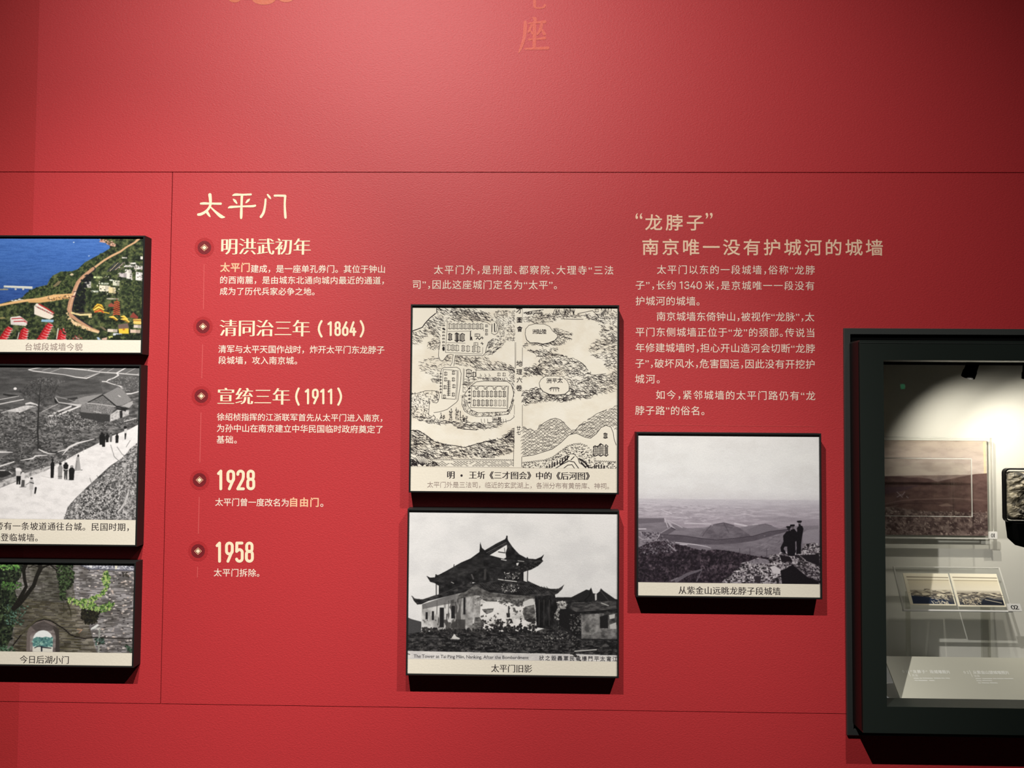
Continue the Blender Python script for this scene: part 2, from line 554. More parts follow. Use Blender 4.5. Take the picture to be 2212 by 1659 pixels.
class Paint:
    def __init__(s, x0, y0, x1, y1, ss=1.0, base=(200, 200, 200)):
        s.x0, s.y0, s.ss = x0, y0, ss
        s.w, s.h = int(round((x1 - x0) * ss)) + 1, int(round((y1 - y0) * ss)) + 1
        s.im = np.empty((s.h, s.w, 3)); s.im[:] = base
        s.view(0, 0, 1)
        s.rs = np.random.RandomState(7)

    def view(s, ox, oy, sc):
        s.ox, s.oy, s.sc = ox, oy, sc
        s.k = s.ss / sc

    def c(s, p):
        p = np.asarray(p, float)
        return np.stack([(s.ox + p[:, 0] / s.sc - s.x0) * s.ss, (s.oy + p[:, 1] / s.sc - s.y0) * s.ss], 1)

    def mask(s, pts):
        P = s.c(pts)
        xa, ya = np.floor(P.min(0)).astype(int) - 1
        xb, yb = np.ceil(P.max(0)).astype(int) + 2
        xa, ya, xb, yb = max(xa, 0), max(ya, 0), min(xb, s.w), min(yb, s.h)
        if xa >= xb or ya >= yb: return None, None
        m = np.zeros((yb - ya, xb - xa))
        Q = np.roll(P, -1, 0)
        for dx, dy in ((-.25, -.25), (.25, -.25), (-.25, .25), (.25, .25)):
            X = (np.arange(xa, xb) + dx)[None, :]
            Y = (np.arange(ya, yb) + dy)[:, None]
            ins = np.zeros(m.shape, bool)
            for (ax, ay), (bx, by) in zip(P, Q):
                if ay == by: continue
                c = (ay > Y) != (by > Y)
                ins ^= c & (X < (bx - ax) * (Y - ay) / (by - ay) + ax)
            m += ins * 0.25
        return (slice(ya, yb), slice(xa, xb)), m

    def blend(s, sl, m, col):
        s.im[sl] = s.im[sl] * (1 - m[..., None]) + np.asarray(col, float) * m[..., None]

    def fill(s, pts, col, a=1.0):
        sl, m = s.mask(pts)
        if sl: s.blend(sl, m * a, col)

    def all(s):
        return (slice(0, s.h), slice(0, s.w)), np.ones((s.h, s.w))

    def tex(s, pts, cols, cx, cy, seed, lo=0.3, hi=0.7, a=1.0, oct=4, gain=0.6, fade=None):
        """fills with noise running through a list of colours; cx, cy: cell size in photo pixels."""
        sl, m = s.all() if pts is None else s.mask(pts)
        if not sl: return
        n = fbm(m.shape[0], m.shape[1], cx * s.ss, cy * s.ss, seed, oct, gain)
        t = np.clip((n - lo) / (hi - lo), 0, 1) * (len(cols) - 1)
        if fade:
            ys = s.oy + np.array(fade) / s.sc
            Y = np.arange(s.h)[sl[0]] / s.ss + s.y0
            m = m * np.clip((Y - ys[0]) / (ys[1] - ys[0]), 0, 1)[:, None]
        cols = np.asarray(cols, float)
        i = np.minimum(t.astype(int), len(cols) - 2)
        f = (t - i)[..., None]
        s.blend(sl, m * a, cols[i] * (1 - f) + cols[i + 1] * f)

    def spots(s, pts, col, cx, cy, seed, thr=0.62, soft=0.05, a=1.0, oct=3):
        """irregular patches of one colour where noise exceeds thr."""
        sl, m = s.all() if pts is None else s.mask(pts)
        if not sl: return
        n = fbm(m.shape[0], m.shape[1], cx * s.ss, cy * s.ss, seed, oct)
        s.blend(sl, m * a * np.clip((n - thr) / soft, 0, 1), col)

    def grad(s, pts, stops):
        """vertical run of colours over the polygon: stops = (view y, colour)."""
        sl, m = s.mask(pts)
        if not sl: return
        ys = [((s.oy + y / s.sc) - s.y0) * s.ss for y, c in stops]
        Y = np.arange(s.h)[sl[0]]
        col = np.stack([np.interp(Y, ys, [c[k] for y, c in stops]) for k in range(3)], 1)
        s.blend(sl, m, col[:, None, :])

    def line(s, pts, w, col, a=1.0, jit=0.0):
        P = s.c(pts)
        if jit: P = P + s.rs.randn(*P.shape) * jit * s.k
        W = (np.full(len(P), w, float) if np.isscalar(w) else np.asarray(w, float)) * s.k
        if len(P) < 2: return
        pad = W.max() / 2 + 1.5
        xa, ya = np.floor(P.min(0) - pad).astype(int)
        xb, yb = np.ceil(P.max(0) + pad).astype(int) + 1
        xa, ya, xb, yb = max(xa, 0), max(ya, 0), min(xb, s.w), min(yb, s.h)
        if xa >= xb or ya >= yb: return
        m = np.zeros((yb - ya, xb - xa))
        for (p, q, wa, wb) in zip(P[:-1], P[1:], W[:-1], W[1:]):
            d = q - p
            L = max(d @ d, 1e-9)
            pd = max(wa, wb) / 2 + 1.5
            ia, ja = max(int(min(p[0], q[0]) - pd), xa), max(int(min(p[1], q[1]) - pd), ya)
            ib, jb = min(int(max(p[0], q[0]) + pd) + 1, xb), min(int(max(p[1], q[1]) + pd) + 1, yb)
            if ia >= ib or ja >= jb: continue
            X = np.arange(ia, ib)[None, :] - p[0]
            Y = np.arange(ja, jb)[:, None] - p[1]
            t = np.clip((X * d[0] + Y * d[1]) / L, 0, 1)
            dist = np.hypot(X - t * d[0], Y - t * d[1])
            ww = wa + (wb - wa) * t
            cov = np.clip(ww / 2 - dist + 0.5, 0, 1) * np.clip(ww, 0, 1)
            v = m[ja - ya:jb - ya, ia - xa:ib - xa]
            np.maximum(v, cov, out=v)
        s.blend((slice(ya, yb), slice(xa, xb)), m * a, col)

    def ell(s, cx, cy, rx, ry, col, a=1.0, n=20):
        t = np.linspace(0, 2 * np.pi, n, endpoint=False)
        s.fill(np.stack([cx + rx * np.cos(t), cy + ry * np.sin(t)], 1), col, a)

    def inside(s, pts, n):
        """n random view points inside a polygon."""
        P = np.asarray(pts, float)
        lo, hi = P.min(0), P.max(0)
        out = []
        Q = np.roll(P, -1, 0)
        while len(out) < n:
            X = lo + s.rs.rand(n * 2 + 20, 2) * (hi - lo)
            ins = np.zeros(len(X), bool)
            for (ax, ay), (bx, by) in zip(P, Q):
                if ay == by: continue
                c = (ay > X[:, 1]) != (by > X[:, 1])
                ins ^= c & (X[:, 0] < (bx - ax) * (X[:, 1] - ay) / (by - ay) + ax)
            out += X[ins].tolist()
        return np.array(out[:n])

    def dabs(s, pts, n, L, w, col, ang=0.0, spread=0.5, curve=0.0, a=1.0, colvar=0.0, vary=0.5, blob=True):
        """n little brush dabs at random places in a polygon."""
        for x, y in s.inside(pts, n):
            t = ang + s.rs.randn() * spread
            l = L * (1 - vary + 2 * vary * s.rs.rand()) / 2
            dx, dy = math.cos(t) * l, math.sin(t) * l
            k = curve * l * (1 if s.rs.rand() < 0.85 else -1)
            c = np.asarray(col[s.rs.randint(len(col))] if isinstance(col, list) else col, float)
            if colvar: c = np.clip(c * (1 + colvar * s.rs.randn()), 0, 255)
            ww = w * (0.7 + 0.6 * s.rs.rand())
            if curve:
                mx, my = k * math.sin(t), -k * math.cos(t)
                s.line([(x - dx, y - dy), (x - dx * .5 + mx * .75, y - dy * .5 + my * .75), (x + mx, y + my), (x + dx * .5 + mx * .75, y + dy * .5 + my * .75), (x + dx, y + dy)],
                       [ww * .6, ww, ww, ww * .7, ww * .3], c, a)
            elif blob:
                b = s.rs.randn(2) * ww * .35
                s.line([(x - dx * .8, y - dy * .8), (x + b[0], y + b[1]), (x + dx * .8, y + dy * .8)], [ww * .25, ww * 1.35, ww * .2], c, a)
            else:
                s.line([(x - dx, y - dy), (x + dx, y + dy)], [ww, ww * .6], c, a)

    def soften(s, a=0.5, n=1):
        """lens softness of the printed photograph"""
        for _ in range(n):
            q = np.pad(s.im, ((1, 1), (1, 1), (0, 0)), 'edge')
            b = (q[:-2, 1:-1] + q[2:, 1:-1] + q[1:-1, :-2] + q[1:-1, 2:]) / 6 + (q[:-2, :-2] + q[2:, 2:] + q[:-2, 2:] + q[2:, :-2]) / 12
            s.im = s.im * (1 - a) + b * a

    def gain(s, g):
        s.im = np.clip(s.im * g, 0, 255)

    def tone(s, seed=1, amount=4.0):
        """film grain"""
        s.im += (np.random.RandomState(seed).rand(s.h, s.w, 1) - 0.5) * 2 * amount

    def build(s, name, plane, rect, parent, h=0.0):
        u0, v1, u1, v0 = rect
        X = np.linspace(u0, u1, s.w); Y = np.linspace(v1, v0, s.h)
        uv = np.stack(np.meshgrid(X, Y), -1).reshape(-1, 2)
        co = plane.at(uv, h) - org(parent)
        me = bpy.data.meshes.new(name)
        n = s.w * s.h
        nf = (s.w - 1) * (s.h - 1)
        me.vertices.add(n)
        me.vertices.foreach_set('co', co.astype(np.float32).ravel())
        idx = np.arange(n).reshape(s.h, s.w)
        q = np.stack([idx[1:, :-1], idx[1:, 1:], idx[:-1, 1:], idx[:-1, :-1]], -1).reshape(-1)
        me.loops.add(nf * 4)
        me.loops.foreach_set('vertex_index', q.astype(np.int32))
        me.polygons.add(nf)
        me.polygons.foreach_set('loop_start', (np.arange(nf) * 4).astype(np.int32))
        me.polygons.foreach_set('loop_total', np.full(nf, 4, np.int32))
        c = np.clip(s.im, 0, 255) / 255
        c = np.where(c <= 0.04045, c / 12.92, ((c + 0.055) / 1.055) ** 2.4)
        at = me.color_attributes.new('print', 'FLOAT_COLOR', 'POINT')
        at.data.foreach_set('color', np.concatenate([c.reshape(-1, 3), np.ones((n, 1))], 1).astype(np.float32).ravel())
        me.materials.append(M['print'])
        me.update(calc_edges=True)
        o = bpy.data.objects.new(name, me)
        C.objects.link(o)
        o.parent = parent
        ORIG[o.name] = org(parent)
        return o
def gy(v):
    return (v, v * 0.985, v * 0.98)


def paint_aerial(p):
    """colour photograph: blue lake, wooded shore, an ochre city wall that forks, temples and red roofs."""
    p.view(0, 480, 5.53)
    L = -450
    p.tex(None, [(22, 28, 20), (34, 42, 30), (54, 64, 40), (74, 84, 52), (98, 104, 66)], 7, 6, 3, 0.28, 0.72)
    allp = [(L, 150), (1750, 150), (1750, 1430), (L, 1430)]
    p.dabs(allp, 1900, 26, 11, [(26, 33, 24), (40, 50, 34), (70, 82, 48), (96, 100, 58), (30, 40, 30)], 0.3, 1.2, a=0.75)
    lake = [(L, 150), (1175, 150), (1185, 215), (1290, 270), (1295, 310), (1220, 360), (1090, 430), (1000, 480), (920, 560), (840, 590), (720, 590),
            (620, 640), (580, 700), (560, 750), (470, 770), (390, 800), (300, 860), (270, 900), (180, 925), (100, 950), (0, 980), (L, 1120)]
    p.grad(lake, [(180, (72, 116, 190)), (420, (58, 100, 172)), (640, (50, 88, 152)), (800, (40, 70, 132)), (980, (34, 60, 120))])
    p.tex(lake, [(40, 76, 140), (66, 108, 180), (86, 128, 198)], 16, 2.2, 5, 0.3, 0.7, a=0.30)
    p.ell(862, 240, 10, 6, (210, 222, 235)); p.ell(1048, 403, 9, 5, (210, 222, 235))
    p.fill([(1165, 235), (1185, 205), (1280, 215), (1365, 262), (1360, 290), (1300, 282), (1260, 250)], (196, 148, 128))
    p.dabs([(1170, 200), (1290, 212), (1365, 270), (1350, 290), (1240, 250)], 40, 30, 9, [(120, 74, 60), (220, 180, 160), (60, 66, 40)], 0.3, 0.3)
    # shore trees over the lake edge
    p.dabs([(290, 880), (400, 800), (560, 770), (600, 680), (720, 600), (860, 600), (930, 560), (1200, 380), (1180, 470), (1100, 540), (930, 680), (870, 830), (600, 890), (380, 915)],
           420, 34, 20, [(34, 46, 30), (46, 60, 36), (60, 74, 42), (78, 88, 52), (28, 36, 26)], 0.2, 1.3)
    p.dabs([(300, 880), (420, 800), (860, 610), (930, 570), (1210, 380), (1100, 540), (930, 680), (870, 830), (600, 890)], 160, 18, 9, [(92, 104, 60), (110, 116, 70)], 0.2, 1.3, a=0.7)
    p.fill([(630, 760), (690, 705), (730, 700), (700, 745), (650, 778)], (120, 108, 80))
    p.fill([(820, 630), (850, 608), (875, 625), (850, 640)], (210, 190, 160))
    # bridge and boats
    p.fill([(40, 760), (385, 772), (385, 800), (180, 790), (40, 782)], (196, 196, 186))
    p.line([(50, 764), (380, 774)], 8, (232, 228, 214))
    for x in (185, 275): p.fill([(x - 12, 795), (x + 12, 795), (x + 10, 812), (x - 10, 812)], (206, 202, 190))
    p.line([(L, 815), (90, 806), (40, 800)], 14, (150, 140, 110))
    p.dabs([(120, 925), (290, 918), (290, 940), (140, 945)], 22, 40, 6, (220, 222, 220), -0.05, 0.1)
    # wall: long shaded side and sunlit tops
    p.line([(1640, 190), (1590, 240), (1500, 290), (1420, 350), (1320, 400), (1230, 455), (1170, 500), (1120, 540)], [34, 22, 20, 24, 26, 24, 24, 26], (206, 164, 124))
    p.line([(1110, 555), (1000, 640), (940, 710), (905, 800), (885, 880), (860, 960), (845, 1040), (870, 1110), (960, 1180), (1100, 1260)],
           [44, 48, 52, 54, 54, 62, 64, 56, 46, 36], (30, 30, 40), a=0.9)
    p.line([(1100, 555), (985, 650), (925, 720), (890, 810), (868, 880), (845, 960), (832, 1040), (850, 1110), (930, 1170), (1090, 1265), (1185, 1300)],
           [38, 40, 44, 48, 50, 58, 58, 44, 34, 28, 26], (184, 140, 110))
    p.line([(1060, 580), (950, 690), (900, 800), (868, 900), (846, 980), (832, 1050)], [8, 10, 12, 12, 12, 10], (214, 172, 138), a=0.7)
    p.line([(800, 1060), (812, 1130), (880, 1200), (1000, 1250), (1110, 1290), (1180, 1310)], [14, 40, 46, 40, 30, 26], (222, 190, 146))
    p.dabs([(800, 1090), (900, 1190), (1100, 1270), (1100, 1300), (900, 1230)], 50, 18, 6, [(160, 120, 84), (240, 214, 176)], 0.5, 0.4)
    p.line([(870, 900), (905, 820)], 12, (240, 214, 190)); p.line([(860, 890), (910, 880)], 14, (110, 66, 60)); p.line([(880, 830), (915, 825)], 9, (70, 50, 50))
    p.line([(L, 1080), (-200, 1040), (0, 995), (150, 965), (330, 935), (480, 920), (640, 885), (860, 862)], [26, 28, 28, 30, 30, 34, 40, 22], (220, 176, 122))
    p.line([(350, 950), (480, 945), (640, 920), (820, 885)], [26, 38, 44, 46], (208, 164, 108))
    p.dabs([(560, 900), (850, 870), (840, 920), (600, 940)], 60, 20, 9, [(54, 46, 34), (236, 200, 150), (150, 110, 70)], -0.1, 0.4)
    # buildings inside the fork
    def bld(x, y, w, h, col=(222, 216, 208), roof=None):
        p.fill([(x, y), (x + w, y + h * .12), (x + w, y + h), (x, y + h * .9)], col)
        p.fill([(x + w * .55, y + h * .1), (x + w, y + h * .12), (x + w, y + h), (x + w * .55, y + h * .95)], tuple(c * .8 for c in col))
        if roof: p.fill([(x - 4, y + 4), (x + w * .3, y - h * .25), (x + w + 4, y - h * .05), (x + w + 4, y + h * .2)], roof)
    for a in ((1480, 560, 80, 100), (1415, 600, 90, 60, (196, 186, 186)), (1610, 590, 100, 110, (226, 222, 218)), (1590, 515, 110, 50, (204, 196, 190)), (1500, 600, 70, 80),
              (1005, 700, 75, 85), (1180, 750, 130, 80, (232, 222, 200)), (1290, 770, 90, 80, (220, 204, 158)), (1340, 690, 80, 70, (206, 206, 186)), (1110, 645, 100, 26, (200, 214, 150)),
              (1550, 480, 60, 22), (1660, 405, 50, 40), (1440, 415, 60, 16), (1480, 510, 100, 26, (190, 186, 178)), (1620, 530, 84, 20, (230, 226, 220)), (1200, 720, 90, 24, (190, 196, 176)),
              (1300, 680, 40, 20, (214, 226, 214)), (1270, 905, 150, 16, (190, 180, 160)), (1090, 815, 80, 22, (214, 220, 206))):
        bld(*a)
    p.dabs([(1400, 480), (1700, 480), (1700, 690), (1400, 680)], 70, 22, 9, [(60, 58, 60), (236, 232, 226), (120, 110, 106), (40, 46, 34)], 0.2, 0.6)
    p.dabs([(1000, 640), (1430, 640), (1430, 880), (1000, 830)], 80, 22, 9, [(50, 56, 44), (230, 226, 206), (140, 134, 110), (40, 46, 34)], 0.2, 0.6)
    for k in range(4):
        p.line([(1270 + k * 32, 590 - k * 8), (1370 + k * 26, 480 + k * 6)], 10, (170, 150, 138) if k % 2 else (66, 66, 78))
    # dark deep shade by the wall
    p.dabs([(960, 700), (1100, 570), (1100, 640), (1010, 800), (1000, 1080), (900, 1080), (900, 900)], 120, 40, 22, [(22, 24, 30), (28, 34, 28), (16, 18, 22)], 1.2, 0.6, a=0.85)
    # yellow temple halls, red pagoda
    Y1, Y2, RD = (226, 180, 60), (250, 220, 120), (186, 66, 42)
    p.fill([(1110, 1030), (1160, 970), (1215, 980), (1250, 1040), (1230, 1070), (1130, 1075)], Y1)
    for k in range(4): p.line([(1120 + k * 4, 1030 + k * 14), (1180, 990 + k * 20), (1240, 1030 + k * 12)], 8, Y2 if k % 2 else (90, 60, 30))
    p.line([(1140, 1070), (1200, 1050), (1240, 1076)], 16, RD)
    p.line([(1240, 1070), (1305, 1085)], 12, Y1)
    for k in range(7):
        y = 950 + k * 24
        w = 30 + k * 1.5
        p.line([(1393 - w, y + 6), (1393, y - 4), (1393 + w, y + 6)], 11, (212, 84, 52)); p.line([(1393 - w * .7, y + 13), (1393 + w * .7, y + 13)], 6, (64, 34, 30))
    p.line([(1393, 950), (1393, 915)], 6, (150, 60, 44))
    p.fill([(1290, 985), (1330, 960), (1365, 990), (1360, 1010), (1300, 1010)], (150, 74, 60))
    for (x, y, w) in ((1300, 1125, 110), (1440, 1120, 90), (1440, 1150, 110)):
        p.fill([(x, y), (x + w * .5, y - 12), (x + w, y + 30), (x + w * .9, y + 52), (x + w * .5, y + 26)], Y1)
        p.line([(x + 6, y + 6), (x + w * .5, y - 4), (x + w, y + 36)], 7, Y2); p.line([(x + 14, y + 18), (x + w * .6, y + 22), (x + w, y + 52)], 6, (70, 44, 30))
    p.fill([(1550, 1130), (1590, 1070), (1655, 1130), (1640, 1150)], (134, 62, 52)); p.fill([(1590, 1150), (1685, 1150), (1690, 1215), (1600, 1210)], (226, 186, 92))
    p.line([(1590, 1165), (1690, 1170)], 8, (120, 74, 44)); p.line([(1590, 1195), (1690, 1198)], 6, (250, 222, 150))
    p.fill([(1420, 1260), (1540, 1250), (1545, 1325), (1430, 1325)], (232, 192, 64)); p.fill([(1415, 1220), (1530, 1200), (1545, 1262), (1420, 1270)], (112, 92, 84)); p.ell(1484, 1275, 14, 12, (180, 110, 40))
    p.line([(860, 1080), (960, 1105), (1090, 1100)], 22, (226, 206, 150)); p.line([(900, 1082), (1090, 1080)], 9, (90, 74, 60))
    for a in ((1290, 1270, 120, 40, (222, 206, 190)), (1560, 1275, 120, 45, (216, 190, 170)), (1360, 1320, 100, 30, (206, 210, 220)), (1600, 1220, 90, 40, (210, 196, 186)), (1060, 1100, 40, 40, (224, 200, 150))):
        bld(*a)
    p.fill([(1300, 1360), (1350, 1355), (1365, 1380), (1320, 1390)], (206, 206, 120))
    p.fill([(1190, 1240), (1240, 1250), (1285, 1290), (1260, 1290)], (120, 104, 86))
    p.fill([(1165, 1370), (1190, 1370), (1215, 1400), (1180, 1400)], (170, 190, 214)); p.fill([(1225, 1385), (1290, 1370), (1285, 1400), (1230, 1402)], (214, 176, 160))
    # white house with red gable roofs, red villas along the bottom
    p.fill([(412, 1000), (440, 970), (500, 990), (640, 1080), (655, 1130), (600, 1160), (520, 1140), (415, 1100)], (226, 214, 200))
    for k in range(8): p.line([(425 + k * 28, 1000 + k * 13), (470 + k * 24, 1030 + k * 11)], 9, (150, 60, 60) if k % 2 else (120, 112, 106))
    p.line([(470, 980), (560, 1030), (650, 1085)], 16, (168, 44, 44)); p.fill([(505, 1160), (650, 1165), (645, 1195), (500, 1190)], (140, 176, 200))
    p.fill([(130, 1145), (240, 1120), (340, 1190), (320, 1240), (140, 1225)], (214, 206, 200))
    for k in range(5): p.line([(140 + 12 * k, 1140 + 16 * k), (250 + 16 * k, 1130 + 18 * k), (330, 1190 + 8 * k)], 10, (170, 34, 40) if k % 2 else (228, 222, 216))
    def villa(x, y, n, dx):
        for k in range(n):
            xx, yy = x + dx * k, y + 30 * k
            w = 55 + 3 * k
            p.fill([(xx - w * .8, yy + 34), (xx, yy - 6), (xx + w * .9, yy + 20), (xx + w * .9, yy + 46), (xx, yy + 50), (xx - w * .7, yy + 56)], (190, 34, 40))
            p.line([(xx, yy - 4), (xx + w * .9, yy + 24)], 6, (226, 160, 160)); p.line([(xx - w * .7, yy + 40), (xx, yy + 4)], 6, (120, 18, 24))
            p.line([(xx + w * .2, yy + 44), (xx + w, yy + 40)], 7, (232, 224, 220))
    villa(110, 1250, 5, -17); villa(300, 1262, 5, -6); villa(590, 1205, 7, -16); villa(755, 1265, 5, -4); villa(-130, 1250, 5, -10); villa(-300, 1230, 5, -8)
    p.line([(705, 1270), (690, 1390)], 12, (222, 210, 204)); p.line([(240, 1320), (225, 1392)], 10, (222, 210, 204))
    p.fill([(870, 1350), (960, 1340), (1000, 1390), (880, 1398)], (150, 66, 62)); p.line([(880, 1360), (960, 1390)], 8, (216, 196, 190))
    p.fill([(-20, 1140), (60, 1138), (80, 1152), (-20, 1158)], (150, 136, 90))
    p.dabs([(640, 1050), (800, 1040), (860, 1200), (1100, 1300), (1150, 1390), (820, 1390), (660, 1200)], 200, 26, 13, [(36, 46, 32), (52, 62, 38), (76, 84, 50), (28, 34, 26)], 0.3, 1.2)
    p.dabs([(1380, 1340), (1690, 1330), (1690, 1405), (1300, 1405)], 90, 26, 14, [(26, 32, 24), (38, 46, 30), (20, 24, 20)], 0.1, 0.7)
    p.dabs([(1450, 700), (1700, 690), (1700, 950), (1450, 920)], 160, 26, 13, [(36, 46, 30), (56, 68, 40), (84, 92, 58), (30, 38, 28)], 0.3, 1.2)
    p.soften(.7, 1); p.tone(3, 8)


def paint_slope(p):
    """black-and-white photograph: a white sloping road with strolling people, a tree, a thatched house and fields."""
    B = 1142
    p.view(0, 780, 7.135)
    L = -640
    D = [gy(62), gy(84), gy(108), gy(138)]
    p.tex(None, D, 12, 4, 11, 0.3, 0.7)
    p.tex([(L, 60), (2200, 60), (2200, 520), (L, 800)], [gy(78), gy(92), gy(104)], 26, 6, 12, 0.3, 0.7, a=0.8)
    p.tex([(L, 90), (400, 90), (1000, 210), (1300, 270), (1500, 300), (1560, 480), (900, 560), (800, 480), (L, 520)], [gy(66), gy(80), gy(92)], 30, 5, 14, 0.3, 0.7, a=0.9)
    # fields
    p.fill([(390, 140), (600, 95), (2160, 95), (2160, 215), (1500, 185), (1300, 270), (960, 215), (480, 165)], gy(112), 0.8)
    W = gy(228)
    p.line([(390, 140), (470, 160), (700, 185), (960, 215), (1130, 250), (1300, 268), (1500, 185)], [10, 14, 12, 10, 14, 18, 6], W)
    p.line([(880, 105), (1300, 140), (1500, 170), (1760, 185), (2160, 215)], [16, 14, 12, 14, 12], W)
    p.line([(400, 138), (600, 98)], 12, W)
    for a, b in (((610, 150), (740, 112)), ((730, 178), (880, 122)), ((1270, 245), (1480, 188)), ((1300, 140), (1410, 105)), ((1480, 165), (1590, 108)), ((1620, 165), (1720, 108)),
                 ((1900, 190), (2060, 105)), ((2080, 200), (2160, 165))):
        p.line([a, b], 8, gy(176))
    p.line([(1910, 100), (1760, 185), (1795, 215), (1720, 262), (1640, 290), (1605, 320), (1700, 352), (1820, 385), (1850, 400), (1845, 430)], [14, 18, 20, 16, 18, 14, 12, 16, 30, 30], W)
    p.line([(1545, 315), (1610, 318)], 16, W); p.line([(1920, 505), (2000, 500), (2160, 455)], [24, 18, 14], W)
    p.dabs([(1650, 280), (2150, 220), (2150, 450), (1900, 480)], 200, 26, 9, [gy(70), gy(130), gy(150), gy(90)], 0.1, 0.9)
    for (x0, y0, x1, y1, w, c) in ((L, 720, 250, 550, 12, 200), (L, 800, 330, 600, 16, 214), (620, 790, 860, 670, 10, 190), (790, 820, 1070, 700, 26, 214), (900, 825, 1230, 690, 26, 226), (-200, 880, 60, 790, 14, 190), (270, 805, 560, 690, 10, 170)):
        p.line([(x0, y0), (x1, y1)], w, gy(c))
    p.tex([(60, 780), (370, 690), (500, 700), (270, 808)], [gy(176), gy(206), gy(220)], 6, 3, 19, 0.3, 0.7)
    p.line([(370, 670), (440, 655), (540, 685)], [26, 34, 24], gy(216))
    p.line([(690, 850), (880, 850)], [20, 26], gy(222)); p.dabs([(690, 950), (830, 930), (860, 980), (720, 1000)], 26, 30, 12, [gy(190), gy(220)], 0, 0.4)
    p.line([(820, 560), (870, 640), (1000, 660), (1220, 690)], [10, 12, 14, 40], gy(206)); p.line([(830, 548), (1000, 590), (1150, 640)], 8, gy(170))
    p.fill([(800, 570), (880, 655), (820, 650)], gy(36)); p.line([(1020, 590), (1150, 575), (1190, 640)], [20, 34, 24], gy(56))
    p.fill([(1150, 590), (1320, 540), (1440, 525), (1560, 500), (1330, 640), (1240, 680), (1100, 640)], gy(158), 0.8)
    p.ell(195, 435, 26, 20, gy(236))
    p.line([(20, 525), (120, 540), (240, 545)], [26, 30, 10], gy(46))
    # scrubby ground
    p.dabs([(L, 820), (1200, 780), (2100, 900), (2100, 980), (1300, 1120), (600, 1290), (L, 1290)], 1500, 44, 12, [gy(58), gy(74), gy(98), gy(124), gy(52), gy(150)], 0.05, 0.45)
    p.dabs([(600, 860), (1300, 800), (1700, 930), (1200, 1060), (600, 1010)], 160, 30, 9, [gy(190), gy(170), gy(50)], 0.1, 0.5)
    # house
    p.fill([(1220, 690), (1320, 640), (1750, 690), (1700, 820), (1430, 800), (1225, 790)], gy(126))
    p.dabs([(1230, 700), (1320, 650), (1740, 700), (1690, 815), (1430, 795)], 240, 24, 7, [gy(90), gy(150), gy(170), gy(110)], 0.3, 0.8)
    p.fill([(1210, 790), (1680, 830), (1690, 930), (1540, 940), (1230, 870)], gy(60))
    p.fill([(1320, 635), (1560, 525), (1760, 690), (1600, 680)], gy(112)); p.dabs([(1340, 630), (1560, 535), (1740, 685)], 90, 20, 7, [gy(84), gy(140)], 0.3, 0.9)
    p.fill([(1560, 520), (1700, 450), (1790, 400), (1850, 420), (2010, 600), (1860, 680), (1760, 695)], gy(140))
    for k in range(26):
        t = k / 26
        p.line([(1570 + 270 * t, 520 - 112 * t), (1762 + 250 * t, 690 - 92 * t)], 6, gy(108 if k % 2 else 168), 0.55)
    p.fill([(1790, 520), (1830, 540), (1850, 560), (1810, 545)], gy(226))
    p.line([(1330, 640), (1560, 525), (1770, 695), (1940, 735)], [12, 14, 18, 22], gy(34)); p.line([(1320, 650), (1500, 665), (1760, 700)], 10, gy(206))
    p.fill([(1860, 690), (2020, 610), (2030, 660), (1970, 720)], gy(176)); p.fill([(1680, 830), (1790, 750), (1970, 760), (1970, 830), (1680, 935)], gy(190))
    p.dabs([(1690, 830), (1790, 760), (1960, 770), (1960, 830), (1690, 920)], 120, 16, 7, [gy(140), gy(220), gy(230)], 0.4, 0.9)
    p.fill([(1825, 770), (1868, 760), (1872, 870), (1832, 880)], gy(44)); p.fill([(1760, 720), (1930, 735), (1920, 775), (1790, 745)], gy(40))
    p.line([(1900, 930), (2080, 880)], 16, gy(200)); p.line([(1430, 775), (1540, 800)], 14, gy(180))
    # tree
    crown = [(330, 420), (400, 340), (560, 290), (600, 250), (760, 280), (850, 350), (900, 470), (830, 560), (760, 590), (640, 690), (560, 640), (430, 620), (300, 560), (250, 480)]
    p.dabs(crown, 650, 42, 13, [gy(54), gy(62), gy(74), gy(88)], 0.6, 1.4, a=0.75)
    p.dabs([(380, 330), (700, 240), (1000, 320), (760, 380)], 90, 36, 8, [gy(150), gy(130)], 0.4, 0.8, a=0.5)
    p.line([(600, 300), (580, 500), (570, 720), (566, 900), (562, 1100), (575, 1200), (580, 1370)], [8, 14, 20, 26, 28, 26, 22], gy(46))
    p.line([(572, 730), (520, 690), (440, 680), (340, 690)], [12, 10, 8, 5], gy(52)); p.line([(574, 640), (660, 560), (760, 540)], [10, 8, 5], gy(52)); p.line([(576, 560), (480, 480), (400, 440)], [9, 7, 4], gy(52))
    # lower half
    p.view(0, 940, 7.135)
    p.dabs([(L, 20), (1400, 20), (1500, 80), (900, 330), (600, 480), (L, 760)], 900, 44, 11, [gy(52), gy(64), gy(86), gy(44), gy(116)], -0.15, 0.4)
    p.fill([(L, 270), (180, 270), (0, 370), (L, 520)], gy(108)); p.line([(L, 290), (0, 272), (180, 275)], [20, 26, 10], gy(226))
    p.line([(L, 640), (0, 490), (210, 420)], [16, 24, 16], gy(226)); p.line([(310, 400), (500, 365), (540, 330), (720, 315)], [8, 22, 24, 8], gy(226))
    p.line([(590, 225), (660, 260), (740, 290), (850, 295)], [14, 22, 16, 8], gy(220)); p.line([(890, 262), (1010, 230), (1060, 190), (1180, 130), (1440, 62)], [12, 20, 34, 30, 10], gy(222))
    p.line([(1040, 215), (960, 310)], [24, 10], gy(220))
